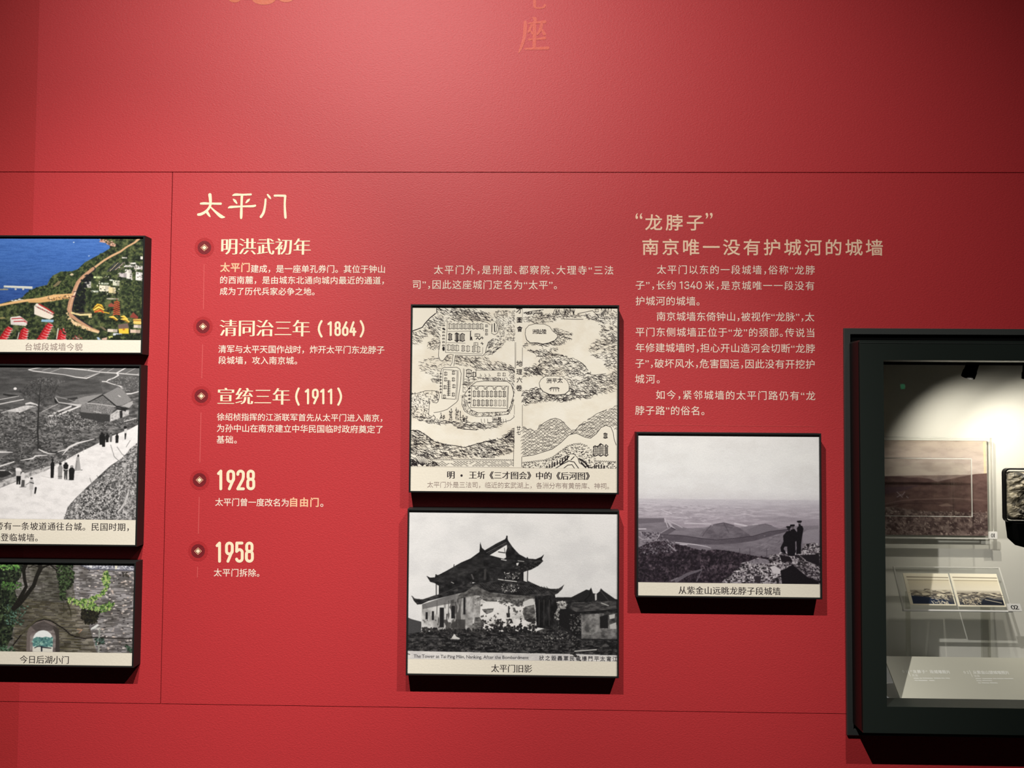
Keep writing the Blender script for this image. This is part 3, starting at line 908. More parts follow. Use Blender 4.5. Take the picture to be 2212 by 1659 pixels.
    p.fill([(L, 560), (30, 545), (200, 600), (60, 660), (L, 720)], gy(46)); p.line([(0, 555), (70, 555)], 16, gy(210)); p.line([(140, 570), (190, 605)], 14, gy(190))
    p.tex([(L, 760), (0, 720), (400, 590), (800, 470), (980, 420), (800, 560), (300, 700), (0, 830), (L, 960)], [gy(120), gy(186), gy(214)], 8, 4, 23, 0.3, 0.7)
    road = [(L, 990), (0, 830), (320, 700), (700, 560), (990, 400), (1180, 290), (1520, 120), (1700, 20), (1980, -90), (2160, -190), (2160, 150), (2060, 180), (1900, 340), (1700, 470), (1520, 640), (1350, 800),
            (1180, 970), (1060, 1110), (1010, 1300), (L, 1310)]
    p.fill(road, gy(238)); p.tex(road, [gy(226), gy(240), gy(246)], 14, 7, 29, 0.3, 0.7, a=0.8)
    p.dabs([(350, 720), (1000, 420), (1400, 200), (1400, 170), (900, 380), (300, 660)], 90, 24, 8, [gy(190), gy(150), gy(214)], -0.4, 0.4)
    bush = [(2110, 120), (2110, 1300), (1000, 1300), (1100, 1080), (1250, 900), (1500, 740), (1680, 520), (1900, 330), (2020, 190)]
    p.tex(bush, [gy(84), gy(128), gy(176), gy(214)], 6, 5, 31, 0.3, 0.7, a=0.85)
    p.dabs(bush, 1500, 34, 9, [gy(52), gy(70), gy(110), gy(150), gy(206), gy(230), gy(60)], 0.2, 0.9)
    p.dabs([(1300, 850), (1560, 720), (1880, 880), (1850, 1250), (1200, 1290), (1150, 1100)], 420, 36, 13, [gy(46), gy(60), gy(80), gy(220), gy(196)], 0.3, 1.0)
    for pts in ([(2060, 380), (2030, 600), (1980, 820), (1940, 1000), (1840, 1150)], [(1960, 480), (1970, 700), (1960, 900)], [(2120, 640), (2040, 780)], [(2100, 560), (2000, 900), (1930, 1060)],
                [(1700, 150), (1760, 330), (1860, 420)], [(1800, 180), (1880, 290), (1930, 320)], [(1500, 620), (1540, 690)], [(1390, 660), (1420, 740)], [(2000, 80), (1940, 180)],
                [(1540, 1060), (1660, 1140), (1660, 1240)], [(1900, 1180), (1900, 1290)], [(2060, 1150), (2060, 1290)]):
        p.line(pts, [7] * len(pts), gy(70), 0.8)
    p.line([(1990, 880), (1940, 1040), (1880, 1130), (1830, 1180)], [26, 40, 30, 14], gy(216), 0.8)
    # strolling people
    K = gy(28)
    def body(x, top, bot, w, col, head=gy(34), legs=None):
        h = bot - top
        p.ell(x, top + h * .07, w * .28, h * .075, head)
        p.fill([(x - w * .2, top + h * .14), (x + w * .22, top + h * .14), (x + w * .5, top + h * .3), (x + w * .42, top + h * .6), (x + w * .38, bot), (x - w * .38, bot), (x - w * .42, top + h * .6), (x - w * .48, top + h * .3)], col)
        if legs: p.fill([(x - w * .3, top + h * .6), (x + w * .3, top + h * .6), (x + w * .26, bot), (x + w * .04, bot), (x, top + h * .75), (x - w * .06, bot), (x - w * .3, bot)], legs)
    p.line([(640, 635), (800, 668)], 5, gy(170)); p.line([(1000, 690), (1120, 695)], 6, gy(120)); p.line([(310, 808), (410, 806)], 8, gy(80)); p.line([(1150, 545), (1270, 538)], 9, gy(80))
    body(808, 370, 665, 62, K); body(930, 430, 680, 78, gy(148)); p.line([(900, 640), (960, 640)], 10, gy(90)); body(1015, 425, 560, 84, K); p.fill([(990, 550), (1045, 550), (1042, 685), (1024, 685), (1018, 600), (1012, 685), (996, 680)], gy(66)); p.line([(975, 520), (1020, 540), (1060, 520)], 11, gy(206))
    body(1108, 470, 695, 96, K, gy(150)); p.fill([(1180, 330), (1215, 330), (1250, 545), (1150, 545), (1165, 430)], gy(168)); p.ell(1203, 320, 14, 20, K); p.line([(1185, 400), (1175, 530)], 10, gy(120))
    body(280, 490, 640, 90, gy(206), gy(70)); p.fill([(240, 515), (320, 530), (340, 570), (240, 560)], gy(236)); p.fill([(255, 640), (322, 640), (318, 768), (292, 768), (288, 680), (282, 768), (258, 768)], K)
    body(355, 560, 710, 62, gy(222), gy(90)); p.fill([(338, 700), (384, 700), (386, 800), (330, 806)], gy(84))
    body(490, 660, 850, 74, gy(196)); p.line([(470, 730), (400, 780)], 13, gy(150)); p.line([(475, 735), (525, 750)], 12, K); p.line([(490, 850), (490, 945)], [30, 14], gy(206)); p.line([(560, 820), (550, 900)], [30, 22], K)
    body(1560, 95 - 1142 + 1000 + 5, 150, 84, K); body(1590, -20, 180, 60, K, None or K); body(1645, -30, 110, 56, K); body(1700, -40, 105, 44, gy(110)); body(1795, -30, 120, 54, K)
    body(1925, -140, 60, 46, gy(214)); p.line([(1925, -20), (1922, 60)], [26, 12], K); p.ell(1918, -120, 26, 22, K)
    p.soften(.7, 1); p.gain(.97); p.tone(5, 8)


def paint_gate(p):
    """colour photograph: an old brick city wall with an arched gateway, vines and branches."""
    p.view(0, 1180, 5.028)
    L = -500
    p.tex(None, [(64, 62, 52), (92, 90, 80), (120, 116, 108), (146, 142, 138)], 30, 24, 41, 0.3, 0.7)
    p.tex([(750, 180), (1480, 180), (1480, 1160), (900, 1160)], [(110, 104, 104), (150, 146, 150), (176, 170, 176)], 30, 22, 43, 0.3, 0.7, a=0.75)
    p.tex([(150, 560), (900, 640), (1060, 1160), (150, 1160)], [(62, 56, 40), (92, 86, 64), (116, 108, 88)], 26, 18, 44, 0.3, 0.7, a=0.7)
    # brick courses
    rs = np.random.RandomState(8)
    y = 190
    while y < 1160:
        x = L
        tilt = 0.01
        while x < 1480:
            w = rs.uniform(30, 80)
            v = rs.rand()
            bright = 1.0 if x > 750 else 0.72
            if v < 0.55: p.line([(x, y + x * tilt), (x + w, y + (x + w) * tilt)], rs.uniform(5, 9), np.array((38, 34, 32)), 0.75)
            if v > 0.40: p.line([(x, y + 8 + x * tilt), (x + w, y + 8 + (x + w) * tilt)], rs.uniform(4, 8), np.array((200, 194, 190)) * bright * rs.uniform(.7, 1.05), 0.6)
            x += w + 4
        y += 15.5
    p.dabs([(760, 250), (1470, 250), (1470, 1150), (1100, 1150)], 170, 34, 10, [(226, 216, 210), (206, 190, 180), (60, 56, 56)], 0, 0.1)
    # pipe along the wall top
    p.fill([(760, 180), (1480, 180), (1480, 250), (960, 240), (860, 195)], (150, 150, 160)); p.dabs([(780, 185), (1470, 185), (1470, 240), (960, 235)], 120, 24, 9, [(220, 222, 230), (80, 82, 96)], 0.1, 0.5)
    p.line([(850, 195), (950, 242), (1200, 246), (1480, 256)], 9, (70, 70, 82)); p.fill([(950, 190), (985, 190), (985, 225), (955, 225)], (232, 232, 234)); p.fill([(1230, 190), (1262, 190), (1255, 240), (1235, 240)], (226, 222, 206))
    # left trees
    tl = [(L, 180), (230, 180), (210, 330), (130, 440), (200, 640), (150, 860), (120, 1010), (60, 1140), (L, 1160)]
    p.tex(tl, [(14, 18, 14), (26, 32, 24), (44, 52, 36), (66, 76, 54)], 9, 8, 47, 0.3, 0.7, a=0.93)
    p.dabs(tl, 900, 32, 15, [(18, 22, 18), (34, 44, 30), (52, 66, 44), (24, 30, 26), (78, 96, 66)], 0.4, 1.2)
    p.dabs([(L, 185), (200, 190), (180, 260), (L, 260)], 150, 26, 14, [(96, 150, 70), (70, 110, 56), (130, 170, 96)], 0.3, 1.1)
    p.dabs([(0, 390), (220, 400), (210, 470), (0, 480)], 70, 22, 11, [(86, 130, 64), (60, 84, 48)], 0.3, 1.1)
    p.dabs([(60, 640), (300, 650), (230, 870), (40, 860)], 120, 30, 10, [(96, 128, 112), (64, 90, 76), (40, 52, 42)], 0.3, 0.7)
    p.dabs([(-60, 1090), (130, 1090), (200, 1150), (-60, 1150)], 70, 30, 11, [(84, 116, 90), (50, 66, 48)], 0.3, 0.8)
    T = (30, 28, 24)
    p.line([(260, 185), (235, 260), (250, 370), (270, 440), (220, 540), (160, 660)], [46, 40, 34, 34, 44, 56], T)
    p.line([(410, 190), (420, 240), (380, 330), (350, 430), (270, 540), (190, 640), (140, 680)], [44, 50, 42, 42, 46, 52, 56], T)
    p.line([(420, 240), (520, 195), (590, 250), (640, 360), (680, 460)], [26, 16, 14, 16, 18], T); p.line([(440, 235), (340, 205), (280, 240)], [14, 9, 6], T)
    p.line([(520, 200), (600, 220), (720, 200)], [10, 8, 6], T)
    # creepers
    cr = [(600, 185), (770, 190), (790, 330), (760, 440), (700, 470), (700, 580), (650, 590), (630, 420), (590, 280)]
    p.dabs(cr, 330, 30, 14, [(34, 40, 28), (50, 64, 40), (76, 96, 62), (28, 32, 26)], 0.4, 1.2)
    gl = [(720, 545), (860, 580), (960, 560), (1090, 500), (1130, 440), (1100, 350), (1110, 280), (1150, 255), (1190, 330), (1170, 430), (1120, 520), (1000, 590), (1060, 650), (1220, 590), (1240, 620), (1190, 690), (1060, 720), (920, 740), (860, 640), (740, 620)]
    p.dabs(gl, 480, 30, 12, [(84, 120, 56), (122, 160, 84), (156, 184, 104), (58, 84, 44), (178, 196, 120)], 0.2, 1.1)
    p.dabs([(880, 690), (1080, 710), (1050, 800), (1010, 850), (930, 830), (870, 760)], 240, 30, 15, [(34, 32, 26), (50, 48, 36), (28, 28, 24)], 0.3, 0.9)
    p.line([(720, 600), (760, 700), (770, 770)], [12, 10, 6], (50, 48, 34)); p.line([(680, 600), (690, 720)], 8, (60, 60, 44))
    p.line([(840, 900), (890, 905)], 14, (190, 160, 130), 0.7); p.line([(860, 940), (890, 905)], 8, (200, 150, 120), 0.7)
    # arch
    t = np.linspace(math.pi, 0, 22)
    arch = [(290, 1150)] + [(468 + 178 * math.cos(a), 985 - 185 * math.sin(a)) for a in t] + [(646, 1150)]
    p.fill(arch, (112, 102, 98)); 
    inner = [(330, 1150)] + [(468 + 140 * math.cos(a), 1000 - 160 * math.sin(a)) for a in t] + [(608, 1150)]
    p.fill([(580, 860), (640, 900), (655, 1150), (575, 1150), (560, 960)], (64, 58, 54)); p.tex(inner, [(96, 86, 84), (140, 130, 128), (164, 154, 150)], 20, 8, 51, 0.3, 0.7, a=0.8)
    p.fill([(330, 870), (470, 815), (610, 880), (560, 920), (380, 920)], (70, 64, 62), 0.7)
    op = [(358, 1150)] + [(468 + 108 * math.cos(a), 1020 - 105 * math.sin(a)) for a in t] + [(578, 1150)]
    p.fill(op, (234, 238, 236)); p.fill([(360, 1010), (400, 988), (450, 998), (500, 985), (572, 1000), (574, 1100), (360, 1095)], (92, 138, 134))
    p.dabs([(362, 1000), (570, 1000), (572, 1090), (362, 1090)], 90, 24, 13, [(64, 104, 104), (110, 156, 146), (150, 190, 176), (84, 128, 130)], 0.2, 0.7)
    p.fill([(360, 1100), (574, 1095), (576, 1150), (358, 1150)], (222, 218, 206)); p.line([(380, 1108), (430, 1085), (470, 1100), (560, 1110)], [10, 8, 16, 10], (60, 60, 66)); p.line([(455, 1095), (458, 1140)], 16, (30, 34, 44))
    # black cable looping over the arch
    p.line([(140, 1090), (220, 980), (300, 890), (390, 820), (480, 795), (560, 815), (640, 865), (700, 900), (760, 955), (830, 985), (920, 995), (1060, 985), (1200, 992), (1440, 995)], [12] * 14, (28, 24, 22))
    p.line([(230, 960), (310, 875), (390, 805), (470, 775), (560, 800)], [20, 24, 22, 20, 8], (84, 80, 62), 0.8)
    # lamp post with a camera
    p.line([(1082, 880), (1078, 1150)], 18, (150, 152, 146)); p.line([(1040, 888), (1084, 886)], 12, (196, 196, 190)); p.line([(1000, 895), (1060, 852)], [26, 24], (220, 222, 218)); p.line([(1000, 902), (1030, 896)], 8, (120, 120, 120))
    p.dabs([(1030, 1000), (1140, 990), (1130, 1060), (1050, 1060)], 60, 24, 11, [(54, 70, 62), (84, 110, 100), (34, 36, 30)], 0.3, 1.0)
    p.dabs([(1370, 1060), (1440, 1100), (1440, 1140), (1380, 1110)], 30, 26, 11, [(70, 92, 76), (40, 50, 40)], 0.8, 0.6)
    p.dabs([(1320, 270), (1400, 270), (1390, 320), (1320, 320)], 30, 20, 10, [(70, 66, 60), (46, 44, 42)], 0.3, 1)
    p.soften(.6, 1); p.tone(6, 8)
def paint_map(p):
    """old woodblock map: hatched hills and water, walled compounds, islets and a brick city wall."""
    PAPER = (234, 227, 211)
    INK = (26, 20, 22)
    p.im[:] = PAPER
    p.tex(None, [(229, 220, 202), (235, 228, 212), (238, 232, 218)], 40, 30, 61, 0.3, 0.7)
    p.view(860, 540, 4.424)
    rs = p.rs

    def hatch(poly, n, L=34, ang=0.45, spread=0.28, w=3.4, curve=0.22, a=0.95):
        p.dabs(poly, n, L, w, INK, ang, spread, curve, a)

    def cream(poly, col=PAPER): p.fill(poly, col)

    def out(pts, w=4.0, jit=0.0): p.line(pts, w, INK, 0.95, jit)

    def house(x, y, w, h, heavy=1.0, var=0):
        lw = 3.0 * heavy
        out([(x, y), (x, y + h)], lw); out([(x + w * .35, y + h * .1), (x + w * .35, y + h * .9)], lw)
        out([(x + w, y + 4), (x + w, y + h * .95)], lw)
        out([(x - 3, y + h * .1), (x + w * .35, y - h * .06), (x + w + 3, y + h * .12)], lw * 1.4)
        out([(x - 4, y + h * .92), (x + w * .4, y + h * 1.05), (x + w + 4, y + h * .9)], lw * 1.5)
        if var: out([(x + w * .65, y + h * .2), (x + w * .68, y + h * .8)], lw)

    A = lambda q: [(x, y) for x, y in q]
    Bv = lambda q: [(x, y + 1061.8) for x, y in q]
    # --- left page: lake waves round the first compound
    hatch([(135, 790), (240, 740), (310, 650), (365, 600), (365, 555), (700, 555), (860, 600), (850, 690), (460, 690), (400, 760), (400, 870), (300, 800), (200, 900), (135, 905)], 420, 34, 0.55, 0.3)
    hatch([(600, 560), (900, 600), (900, 690), (560, 650), (430, 620)], 90, 44, 0.35, 0.2)
    hatch([(930, 580), (1120, 570), (1120, 860), (1000, 885), (900, 850), (960, 800), (960, 700), (880, 680)], 330, 20, 0.5, 0.7, 3.0)
    hatch([(850, 900), (900, 860), (1010, 890), (960, 960), (880, 1015), (820, 1005)], 70, 40, -0.35, 0.3, 3.6)
    hatch([(270, 900), (330, 850), (400, 870), (400, 960), (290, 945)], 60, 30, -0.2, 0.8, 3.4)
    hatch([(215, 1080), (300, 1030), (390, 1010), (510, 1010), (500, 1110), (410, 1130), (400, 1240), (300, 1190), (200, 1170)], 130, 34, 0.25, 0.3, 3.0)
    hatch([(545, 1015), (800, 1015), (1000, 1080), (1120, 1110), (1120, 1180), (1060, 1150), (760, 1150), (640, 1120), (545, 1090)], 230, 36, 0.45, 0.25, 3.6)
    hatch([(290, 1250), (400, 1200), (400, 1290), (330, 1270)], 26, 34, 0.1, 0.4, 3.0)
    hatch([(1070, 1150), (1120, 1120), (1120, 1416), (1090, 1300)], 60, 24, 0.9, 0.5, 3.0)
    hatch([(630, 1240), (760, 1215), (1060, 1225), (1090, 1260), (740, 1245), (680, 1300), (630, 1350)], 120, 30, 0.6, 0.5, 3.4)
    # bank corner top left
    cream([(135, 540), (362, 540), (362, 600), (300, 650), (230, 735), (135, 775)])
    out([(362, 545), (362, 600)], 7); out([(350, 606), (300, 648), (250, 700), (225, 740), (190, 755), (135, 775)], 9, 1.5)
    # compound 1
    comp1 = [(400, 880), (385, 1000), (400, 1055), (430, 1060), (460, 1010), (500, 990), (545, 1010), (800, 1020), (830, 1000), (845, 940), (860, 870), (900, 850), (900, 800), (880, 720), (830, 690), (460, 690), (410, 720)]
    cream(comp1)
    out([(400, 880), (386, 960), (384, 1020), (400, 1055), (425, 1062), (450, 1030), (470, 1005), (500, 998), (528, 1003)], 4)
    out([(545, 1005), (700, 1010), (810, 1010), (835, 985), (845, 930), (862, 880), (900, 850)], 4.5); out([(620, 660), (760, 668), (850, 690), (880, 712)], 3.5)
    out([(465, 690), (462, 780), (450, 980), (800, 995)], 3.5); out([(470, 778), (700, 772)], 3); out([(808, 720), (815, 770)], 3); out([(460, 885), (640, 890)], 3); out([(810, 930), (806, 990)], 3)
    for i, x in enumerate(range(480, 800, 38)): house(x, 702, 24, 50, 1.1, i % 2)
    for i, x in enumerate((470, 510, 550, 608, 655, 710, 755)): house(x, 905 + (x - 470) * .06, 26, 54, 1.1, i % 2)
    for x, y, w, h in ((480, 800, 28, 60), (545, 795, 30, 75), (600, 800, 30, 70)): house(x, y, w, h, 2.0, 1)
    out([(560, 800), (562, 875)], 14); out([(590, 810), (590, 870)], 8); out([(690, 800), (690, 860), (700, 830), (705, 860)], 9); out([(690, 775), (690, 800)], 8)
    house(735, 800, 44, 24, 1.3); out([(745, 850), (760, 835), (775, 855), (790, 840)], 8); house(725, 885, 36, 24, 1.0)
    for x, y in ((800, 890), (800, 835)): out([(x - 10, y), (x + 14, y + 4)], 6); out([(x, y - 10), (x + 6, y + 14)], 6)
    for k in range(8):
        y = 720 + k * 32
        out([(418, y), (442, y + 2)], 5); out([(428, y - 9), (424, y + 9)], 5); out([(438, y - 8), (440, y + 8)], 4)
    out([(432, 935), (432, 955)], 22); out([(425, 750), (440, 760)], 14)
    for y in (712, 756, 790): house(835, y, 18, 20, 1.0)
    p.ell(920, 745, 40, 58, PAPER); out([(935, 690), (955, 720), (960, 760), (945, 795), (920, 808), (890, 790)], 4.5)
    out([(896, 705), (894, 780)], 7); out([(920, 700), (922, 775)], 10); out([(944, 715), (940, 775), (925, 780)], 4)
    # causeway and compound 2
    cream([(522, 1005), (545, 1005), (535, 1110), (500, 1112)]); out([(525, 1005), (515, 1080), (498, 1110)], 4); out([(545, 1008), (532, 1110)], 4)
    cream([(410, 1140), (430, 1125), (560, 1122), (600, 1150), (603, 1250), (590, 1350), (570, 1450), (470, 1530), (400, 1555), (300, 1555), (300, 1450), (395, 1380)])
    out([(405, 1180), (415, 1140), (435, 1126), (560, 1122), (590, 1140), (604, 1180), (600, 1260), (590, 1340), (575, 1440), (560, 1460), (470, 1530), (400, 1552), (345, 1560)], 4.5)
    out([(430, 1145), (425, 1250), (420, 1420)], 3.5); out([(565, 1155), (562, 1300), (550, 1430), (420, 1425)], 4); out([(575, 1150), (572, 1300), (562, 1435)], 3); out([(430, 1145), (490, 1148), (565, 1156)], 4)
    for x, y in ((445, 1170), (520, 1160), (520, 1225), (445, 1225), (525, 1290), (440, 1300), (520, 1370), (435, 1390)): house(x, y, 20, 30, 1.2)
    for k in range(9): 
        y = 1255 + k * 17
        out([(472, y), (500, y + 3)], 6); out([(485, y - 8), (480, y + 9)], 5)
    for k in range(7):
        y = 1185 + k * 30
        out([(398, y), (418, y + 2)], 6); out([(408, y - 9), (404, y + 10)], 6)
    # side wall and small temple strip
    out([(625, 1135), (622, 1360), (650, 1360)], 4); out([(634, 1140), (632, 1290)], 3); house(655, 1145, 46, 70, 1.6, 1); out([(660, 1180), (700, 1182)], 8); house(715, 1170, 26, 44, 1.6)
    cream([(748, 1152), (1060, 1150), (1080, 1180), (1060, 1215), (745, 1215)]); out([(745, 1150), (748, 1212)], 4); out([(745, 1150), (1055, 1150), (1078, 1180), (1062, 1205)], 3.5)
    for x in (785, 830, 870): out([(x, 1185), (x + 14, 1205), (x - 4, 1208)], 3.5)
    for x in (955, 1005): house(x, 1175, 22, 28, 0.9)
    # compound 3 with moat
    ring = [(660, 1600), (625, 1540), (612, 1480), (615, 1400), (640, 1370), (690, 1310), (760, 1255), (880, 1250), (1040, 1250), (1085, 1280), (1110, 1360), (1105, 1440), (1085, 1520), (1060, 1570), (950, 1590), (760, 1590)]
    cream(ring)
    hatch([(612, 1400), (660, 1380), (660, 1500), (700, 1540), (760, 1560), (1040, 1550), (1090, 1440), (1105, 1400), (1100, 1490), (1060, 1570), (900, 1595), (720, 1585), (630, 1530)], 150, 26, 0.0, 0.8, 3.0)
    inner3 = [(680, 1500), (665, 1440), (670, 1330), (740, 1262), (880, 1258), (1040, 1256), (1080, 1290), (1095, 1360), (1085, 1450), (1040, 1545), (760, 1553), (700, 1525)]
    cream(inner3)
    out([(612, 1480), (615, 1420), (620, 1390)], 4); out([(640, 1380), (660, 1350), (700, 1300), (750, 1262), (830, 1252), (950, 1254), (1045, 1254), (1085, 1285), (1106, 1350), (1110, 1400)], 5)
    out([(1110, 1370), (1095, 1450), (1070, 1520), (1040, 1548), (880, 1555), (770, 1560), (700, 1530), (670, 1490), (660, 1440)], 4.5); out([(612, 1480), (640, 1545), (700, 1580), (760, 1595), (900, 1592), (1060, 1570), (1095, 1500), (1112, 1430)], 4)
    out([(705, 1300), (700, 1440), (698, 1508), (1052, 1516), (1060, 1300)], 4); out([(1050, 1310), (1045, 1505)], 3); out([(705, 1300), (1050, 1300)], 2.5)
    for k in range(4):
        x = 740 + k * 86
        out([(x - 30, 1302), (x, 1308), (x, 1330), (x + 26, 1334), (x + 30, 1308), (x + 50, 1303)], 4.5); out([(x + 8, 1334), (x + 22, 1310)], 5)
    for k in range(8): house(722 + k * 41, 1350, 22, 54, 1.3, k % 2)
    for k in range(8): house(722 + k * 41, 1436, 22, 54, 1.3 if k < 5 else 0.8, k % 2)
    for k in range(5):
        y = 1325 + k * 34
        out([(674, y), (694, y)], 8); out([(684, y - 9), (682, y + 9)], 7)
    # left shore
    hatch(Bv([(130, 310), (200, 305), (300, 290), (380, 292), (395, 350), (380, 400), (320, 400), (300, 430), (295, 520), (130, 560)]), 210, 22, 0.5, 0.7, 3.6)
    out(Bv([(130, 318), (180, 315), (260, 290), (330, 288), (385, 295), (396, 340), (385, 390), (370, 405), (335, 400)]), 4.5); out(Bv([(300, 405), (298, 470), (293, 520), (320, 535), (345, 530)]), 4)
    hatch(Bv([(130, 530), (300, 540), (420, 560), (560, 590), (420, 620), (300, 600), (200, 570)]), 120, 28, 0.25, 0.4, 3.6)
    for x, y, h in ((415, 500, 60), (500, 480, 90), (515, 460, 110), (560, 450, 120), (575, 470, 100), (600, 480, 90), (440, 520, 40), (625, 520, 60), (640, 540, 40), (660, 530, 50)):
        out(Bv([(x, y), (x, y + h)]), 4); p.dabs(Bv([(x - 9, y), (x + 9, y), (x + 11, y + h), (x - 11, y + h)]), 14, 15, 4, INK, -0.5, 0.6)
    hatch(Bv([(480, 580), (700, 590), (860, 600), (1030, 595), (960, 640), (760, 660), (560, 640)]), 170, 38, 0.15, 0.35, 3.4)
    out(Bv([(340, 520), (360, 545), (350, 570)]), 5); out(Bv([(570, 640), (640, 655), (760, 660)]), 7); out(Bv([(860, 590), (1010, 585), (1080, 565), (1115, 535), (1112, 520)]), 4.5)
    for x in (800, 830, 860, 1010, 1035): out(Bv([(x, 555), (x + 4, 590)]), 3.5)
    # bottom-left hills
    hatch(Bv([(130, 670), (200, 672), (290, 730), (350, 775), (470, 810), (640, 832), (760, 800), (960, 745), (1120, 700), (1120, 870), (900, 930), (300, 940), (130, 900)]), 820, 40, 0.35, 0.35, 3.8)
    hatch(Bv([(1000, 740), (1060, 680), (1120, 640), (1120, 780)]), 60, 46, -0.15, 0.15, 3.2)
    out(Bv([(130, 672), (185, 670), (230, 690), (280, 720), (345, 770)]), 7); out(Bv([(370, 780), (470, 808), (560, 815), (640, 830), (680, 820), (780, 785), (940, 748)]), 7, 2)
    cream(Bv([(360, 948), (900, 935), (1116, 880), (1116, 1010), (130, 1012), (250, 1000)]))
    for k in range(42):
        x = 320 + k * 19
        out(Bv([(x, 955), (x, 942), (x + 10, 942), (x + 10, 955)]), 3.2)
    for r in range(5):
        y = 964 + r * 10
        x = 300 + (r % 2) * 14
        while x < 1108:
            if rs.rand() < .85: out(Bv([(x, y), (x + 18, y + 1)]), 4.4)
            x += 30
    hatch(Bv([(122, 940), (180, 960), (235, 1010), (122, 1012)]), 60, 30, 0.7, 0.4, 6); out(Bv([(122, 915), (180, 945), (240, 1010)]), 5)
    for a in np.linspace(-1.0, 1.0, 13): out(Bv([(240, 1010), (240 + 60 * math.sin(a), 1010 - 70 * math.cos(a)), (240 + 110 * math.sin(a * 1.1), 1010 - 105 * math.cos(a))]), 3.4)
    p.dabs(Bv([(260, 985), (380, 960), (400, 1010), (260, 1010)]), 70, 20, 4.5, INK, 0.3, 1.0)
    out(Bv([(125, 840), (175, 832), (190, 850)]), 7); house(135, 1915, 46, 40, 0.8); house(160, 1828, 40, 36, 1.6, 1)
    # --- page gutter
    cream([(1120, 540), (1190, 540), (1190, 2075), (1120, 2075)])
    for x in (1119, 1126): out([(x, 880), (x + 1, 1130)], 2.6)
    out([(1188, 560), (1188, 640)], 2.4); out([(1190, 930), (1190, 1100)], 3.2); out(Bv([(1117, 420), (1117, 510)]), 3); out(Bv([(1114, 640), (1112, 1008)]), 3.6); out(Bv([(1193, 420), (1193, 620)]), 3.4); out(Bv([(1190, 915), (1190, 1010)]), 4)
    # --- right page
    hatch([(1200, 640), (1450, 600), (1700, 610), (2095, 600), (2095, 880), (1990, 860), (1930, 800), (1960, 740), (1900, 670), (1760, 640), (1560, 650), (1420, 700), (1200, 690)], 470, 30, 0.3, 0.45, 3.2)
    hatch([(1500, 740), (1700, 790), (1650, 850), (1560, 900), (1440, 920), (1340, 920), (1200, 880), (1200, 930), (1330, 960), (1540, 930), (1500, 990), (1640, 1020), (1480, 1010), (1330, 1000), (1200, 940)], 300, 34, 0.4, 0.35, 3.6)
    hatch([(1320, 1000), (1500, 990), (1640, 1020), (1760, 1080), (1830, 1160), (1920, 1200), (2095, 1170), (2095, 1330), (1940, 1370), (1780, 1365), (1650, 1370), (1640, 1250), (1540, 1190), (1400, 1210), (1200, 1140), (1330, 1080), (1360, 1050)], 720, 36, 0.35, 0.35, 3.6, 0.5)
    hatch([(2095, 830), (1900, 850), (1830, 930), (1840, 1010), (1960, 1050), (1980, 1120), (2095, 1190)], 230, 34, 0.2, 0.4, 3.4)
    hatch([(1200, 1130), (1330, 1130), (1400, 1180), (1340, 1195), (1200, 1215)], 70, 30, 0.5, 0.5, 4)
    hatch(Bv([(1197, 290), (1350, 250), (1370, 280), (1400, 320), (1640, 320), (1650, 270), (1800, 295), (1930, 310), (1860, 335), (1600, 385), (1400, 385), (1197, 420)]), 330, 40, 0.15, 0.35, 3.8, 0.5)
    out([(1560, 650), (1680, 655), (1770, 655)], 5); out([(1700, 1040), (1770, 1080), (1820, 1150)], 4); out([(1880, 1190), (1990, 1175)], 4)
    for pts in ([(1200, 600), (1290, 575), (1390, 565)], [(1500, 560), (1480, 610), (1560, 605)], [(1690, 560), (1680, 610)], [(1200, 590), (1240, 605), (1380, 600)], [(1720, 600), (1860, 570), (1920, 630)], [(2060, 570), (2090, 590)]): out(pts, 5)
    hatch([(1200, 590), (1380, 565), (1385, 605), (1240, 610)], 50, 22, -0.7, 0.2, 4); hatch([(1500, 560), (1680, 560), (1690, 610), (1500, 600)], 50, 40, 1.3, 0.3, 4); hatch([(1940, 555), (2040, 560), (2000, 615), (1940, 615)], 36, 34, 1.5, 0.4, 3.4)
    house(1885, 556, 30, 26, 1.0)
    # islets
    def islet(pts):
        cream(pts); q = pts + [pts[0]]
        w = [4 + 7 * max(0, (y - min(a[1] for a in pts)) / (max(a[1] for a in pts) - min(a[1] for a in pts)) - 0.45) for x, y in q]
        p.line(q, w, INK)
    islet([(1215, 800), (1220, 750), (1250, 715), (1310, 700), (1400, 703), (1450, 725), (1480, 770), (1522, 800), (1528, 825), (1500, 860), (1440, 885), (1385, 895), (1330, 883), (1265, 885), (1230, 855)])
    islet([(1352, 1270), (1370, 1235), (1410, 1205), (1500, 1200), (1570, 1205), (1620, 1245), (1640, 1290), (1640, 1340), (1600, 1375), (1520, 1385), (1450, 1378), (1390, 1350), (1360, 1310)])
    out([(1462, 1345), (1465, 1322), (1535, 1322), (1540, 1348)], 5); out([(1450, 1328), (1470, 1312), (1530, 1312), (1545, 1322)], 7); out([(1490, 1325), (1490, 1348)], 4); out([(1512, 1325), (1514, 1348)], 4)
    # hills lower right
    h1 = Bv([(1197, 625), (1300, 655), (1400, 590), (1460, 555), (1510, 543), (1560, 560), (1640, 640), (1690, 660), (1750, 605), (1860, 530), (2000, 460), (2092, 420), (2092, 640), (2050, 620), (1980, 610), (1900, 690), (1840, 735), (1790, 720), (1710, 685), (1640, 700), (1560, 780), (1480, 840), (1350, 885), (1250, 912), (1197, 912)])
    cream(h1)
    P0 = np.array(h1)
